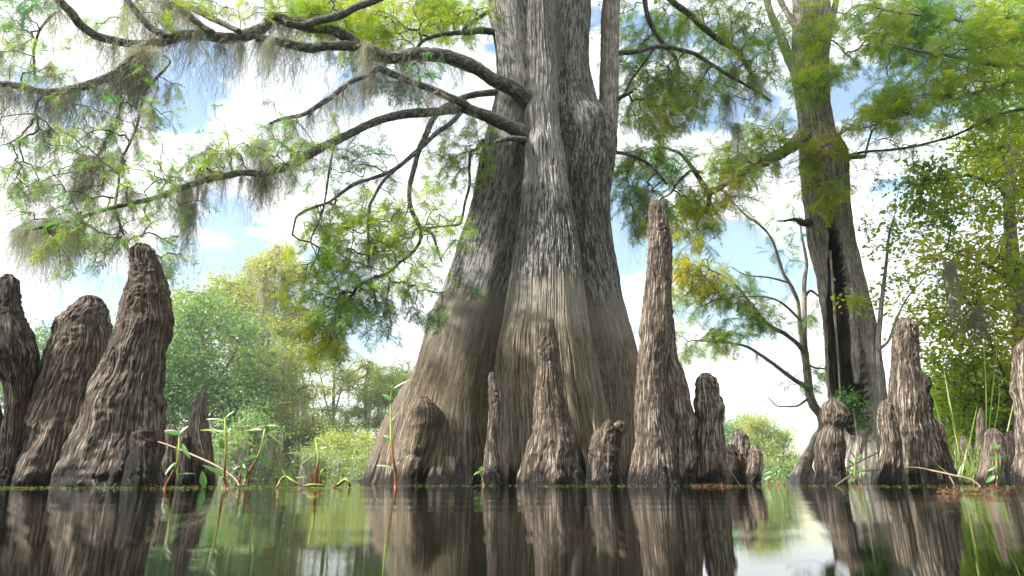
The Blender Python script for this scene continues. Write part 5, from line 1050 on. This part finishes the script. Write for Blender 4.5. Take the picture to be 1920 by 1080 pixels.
for (xa, ya, xb, yb) in sp_:
    y_ = rng.uniform(5.8, 8.0); a = P(xa, ya, y_); b = P(xb, yb, y_); V, Tq = leafblade(a, b - a, np.linalg.norm(b - a), 3.0 * y_ / F, np.array([rng.normal(), -1, .1]), rng.normal() * .2, 4); Vs.append(V); Qs.append(Tq + o_); o_ += len(V)
V = cat(*Vs); tag(make_mesh('bank_grass', V, [cat(*Qs)], M['weed'], None, {'tint': np.clip(.6 + .4 * noise(V * 3), 0, 1)}), 'yellowing grass tangled along the right bank', 'grass', None, 'stuff')

# ------------------------------------------------------------------ floating bits on the water
def floats(name, label, cat_, n, xr, yr, size, mat, tint, zrel=.002, kind='stuff', tv=.2):
    V, T, Cc = [], [], []
    for _ in range(n):
        y_ = rng.uniform(*yr); x_ = rng.uniform((xr[0] - 960) / F, (xr[1] - 960) / F) * y_ / math.cos(PITCH); s_ = size * (.4 + rng.random()); k = len(V); a0 = rng.random() * 6.28; zz = zrel + rng.random() * .002
        V.append((x_, y_, zz + s_ * .12))
        for j in range(7):
            a = a0 + j / 7 * 2 * math.pi; V.append((x_ + math.cos(a) * s_ * (1 + .3 * rng.random()), y_ + math.sin(a) * s_ * .7, zz + rng.random() * s_ * .15))
        for j in range(7): T.append((k, k + 1 + j, k + 1 + (j + 1) % 7))
        Cc += [min(1, max(0, tint + rng.normal() * tv))] * 8
    o = make_mesh(name, np.array(V), [np.array(T)], M[mat], None, {'tint': np.array(Cc)}); return tag(o, label, cat_, None, kind)
floats('duckweed', 'thin film of yellow-green duckweed along the left waterline', 'duckweed', 900, (0, 720), (2.3, 3.6), .006, 'weed', .6)
floats('duckweed', 'sparse duckweed line before the main trunk and spire knee', 'duckweed', 420, (720, 1300), (3.2, 4.6), .006, 'weed', .55)
floats('duckweed', 'scattered duckweed and bits by the right hand knees', 'duckweed', 320, (1300, 1920), (3.0, 4.2), .006, 'weed', .65)
M['rust'] = leaf_material('rusty_needles', G((.05, .025, .015), (.13, .055, .03), (.20, .09, .045), (.28, .17, .09)), .2)
def litter(label, px0, px1, Y, n, L_=.02):
    V, T = [], []
    for _ in range(n):
        x_ = rng.uniform(px0, px1); p = P(x_, 540, Y + rng.normal() * .05); p[2] = rng.random() ** 2 * .012 + .001; d = rng.normal(size=3) * L_; d[2] *= .35; k = len(V); s_ = np.array([-d[1], d[0], 0]) * .12; q_ = p + d; q_[2] = abs(q_[2])
        V += [p - s_, p + s_, q_]; T.append((k, k + 1, k + 2))
    o = make_mesh('fallen_needles', np.array(V), [np.array(T)], M['rust'], None, {'tint': rng.random(len(V))}, smooth=False); return tag(o, label, 'leaf litter', None, 'stuff')
litter('rusty fallen needles floating beside the spire knee', 1275, 1335, 3.4, 150)
litter('blurred rusty leaf litter floating close by on the right', 1695, 1835, 1.5, 260, .014)

litter('brown bits of leaf scattered along the foot of the left knees', 0, 460, 2.75, 260, .012)
litter('brown bits of leaf floating before the main trunk', 660, 1270, 3.9, 260, .014)
litter('brown bits of leaf floating before the right hand knees', 1360, 1920, 3.6, 260, .014)

# ------------------------------------------------------------------ the humid air
hx = [(-140, -40), (140, -40), (140, 115), (-140, 115)]
Vh = [(x, y, -1.7) for x, y in hx] + [(x, y, 45.0) for x, y in hx]
m, nt, out = mat_new('humid_air'); pv = N(nt.nodes, 'ShaderNodeVolumePrincipled'); pv.inputs['Density'].default_value = .0008; pv.inputs['Color'].default_value = (.92, .96, 1, 1); pv.inputs['Anisotropy'].default_value = .3
nt.links.new(pv.outputs[0], out.inputs['Volume'])
hz_ = make_mesh('haze', Vh, [np.array([[3, 2, 1, 0], [4, 5, 6, 7], [0, 1, 5, 4], [1, 2, 6, 5], [2, 3, 7, 6], [3, 0, 4, 7]])], m, smooth=False); hz_['kind'] = 'stuff'; hz_['label'] = 'thin humid haze in the air over the swamp'; hz_['category'] = 'haze'
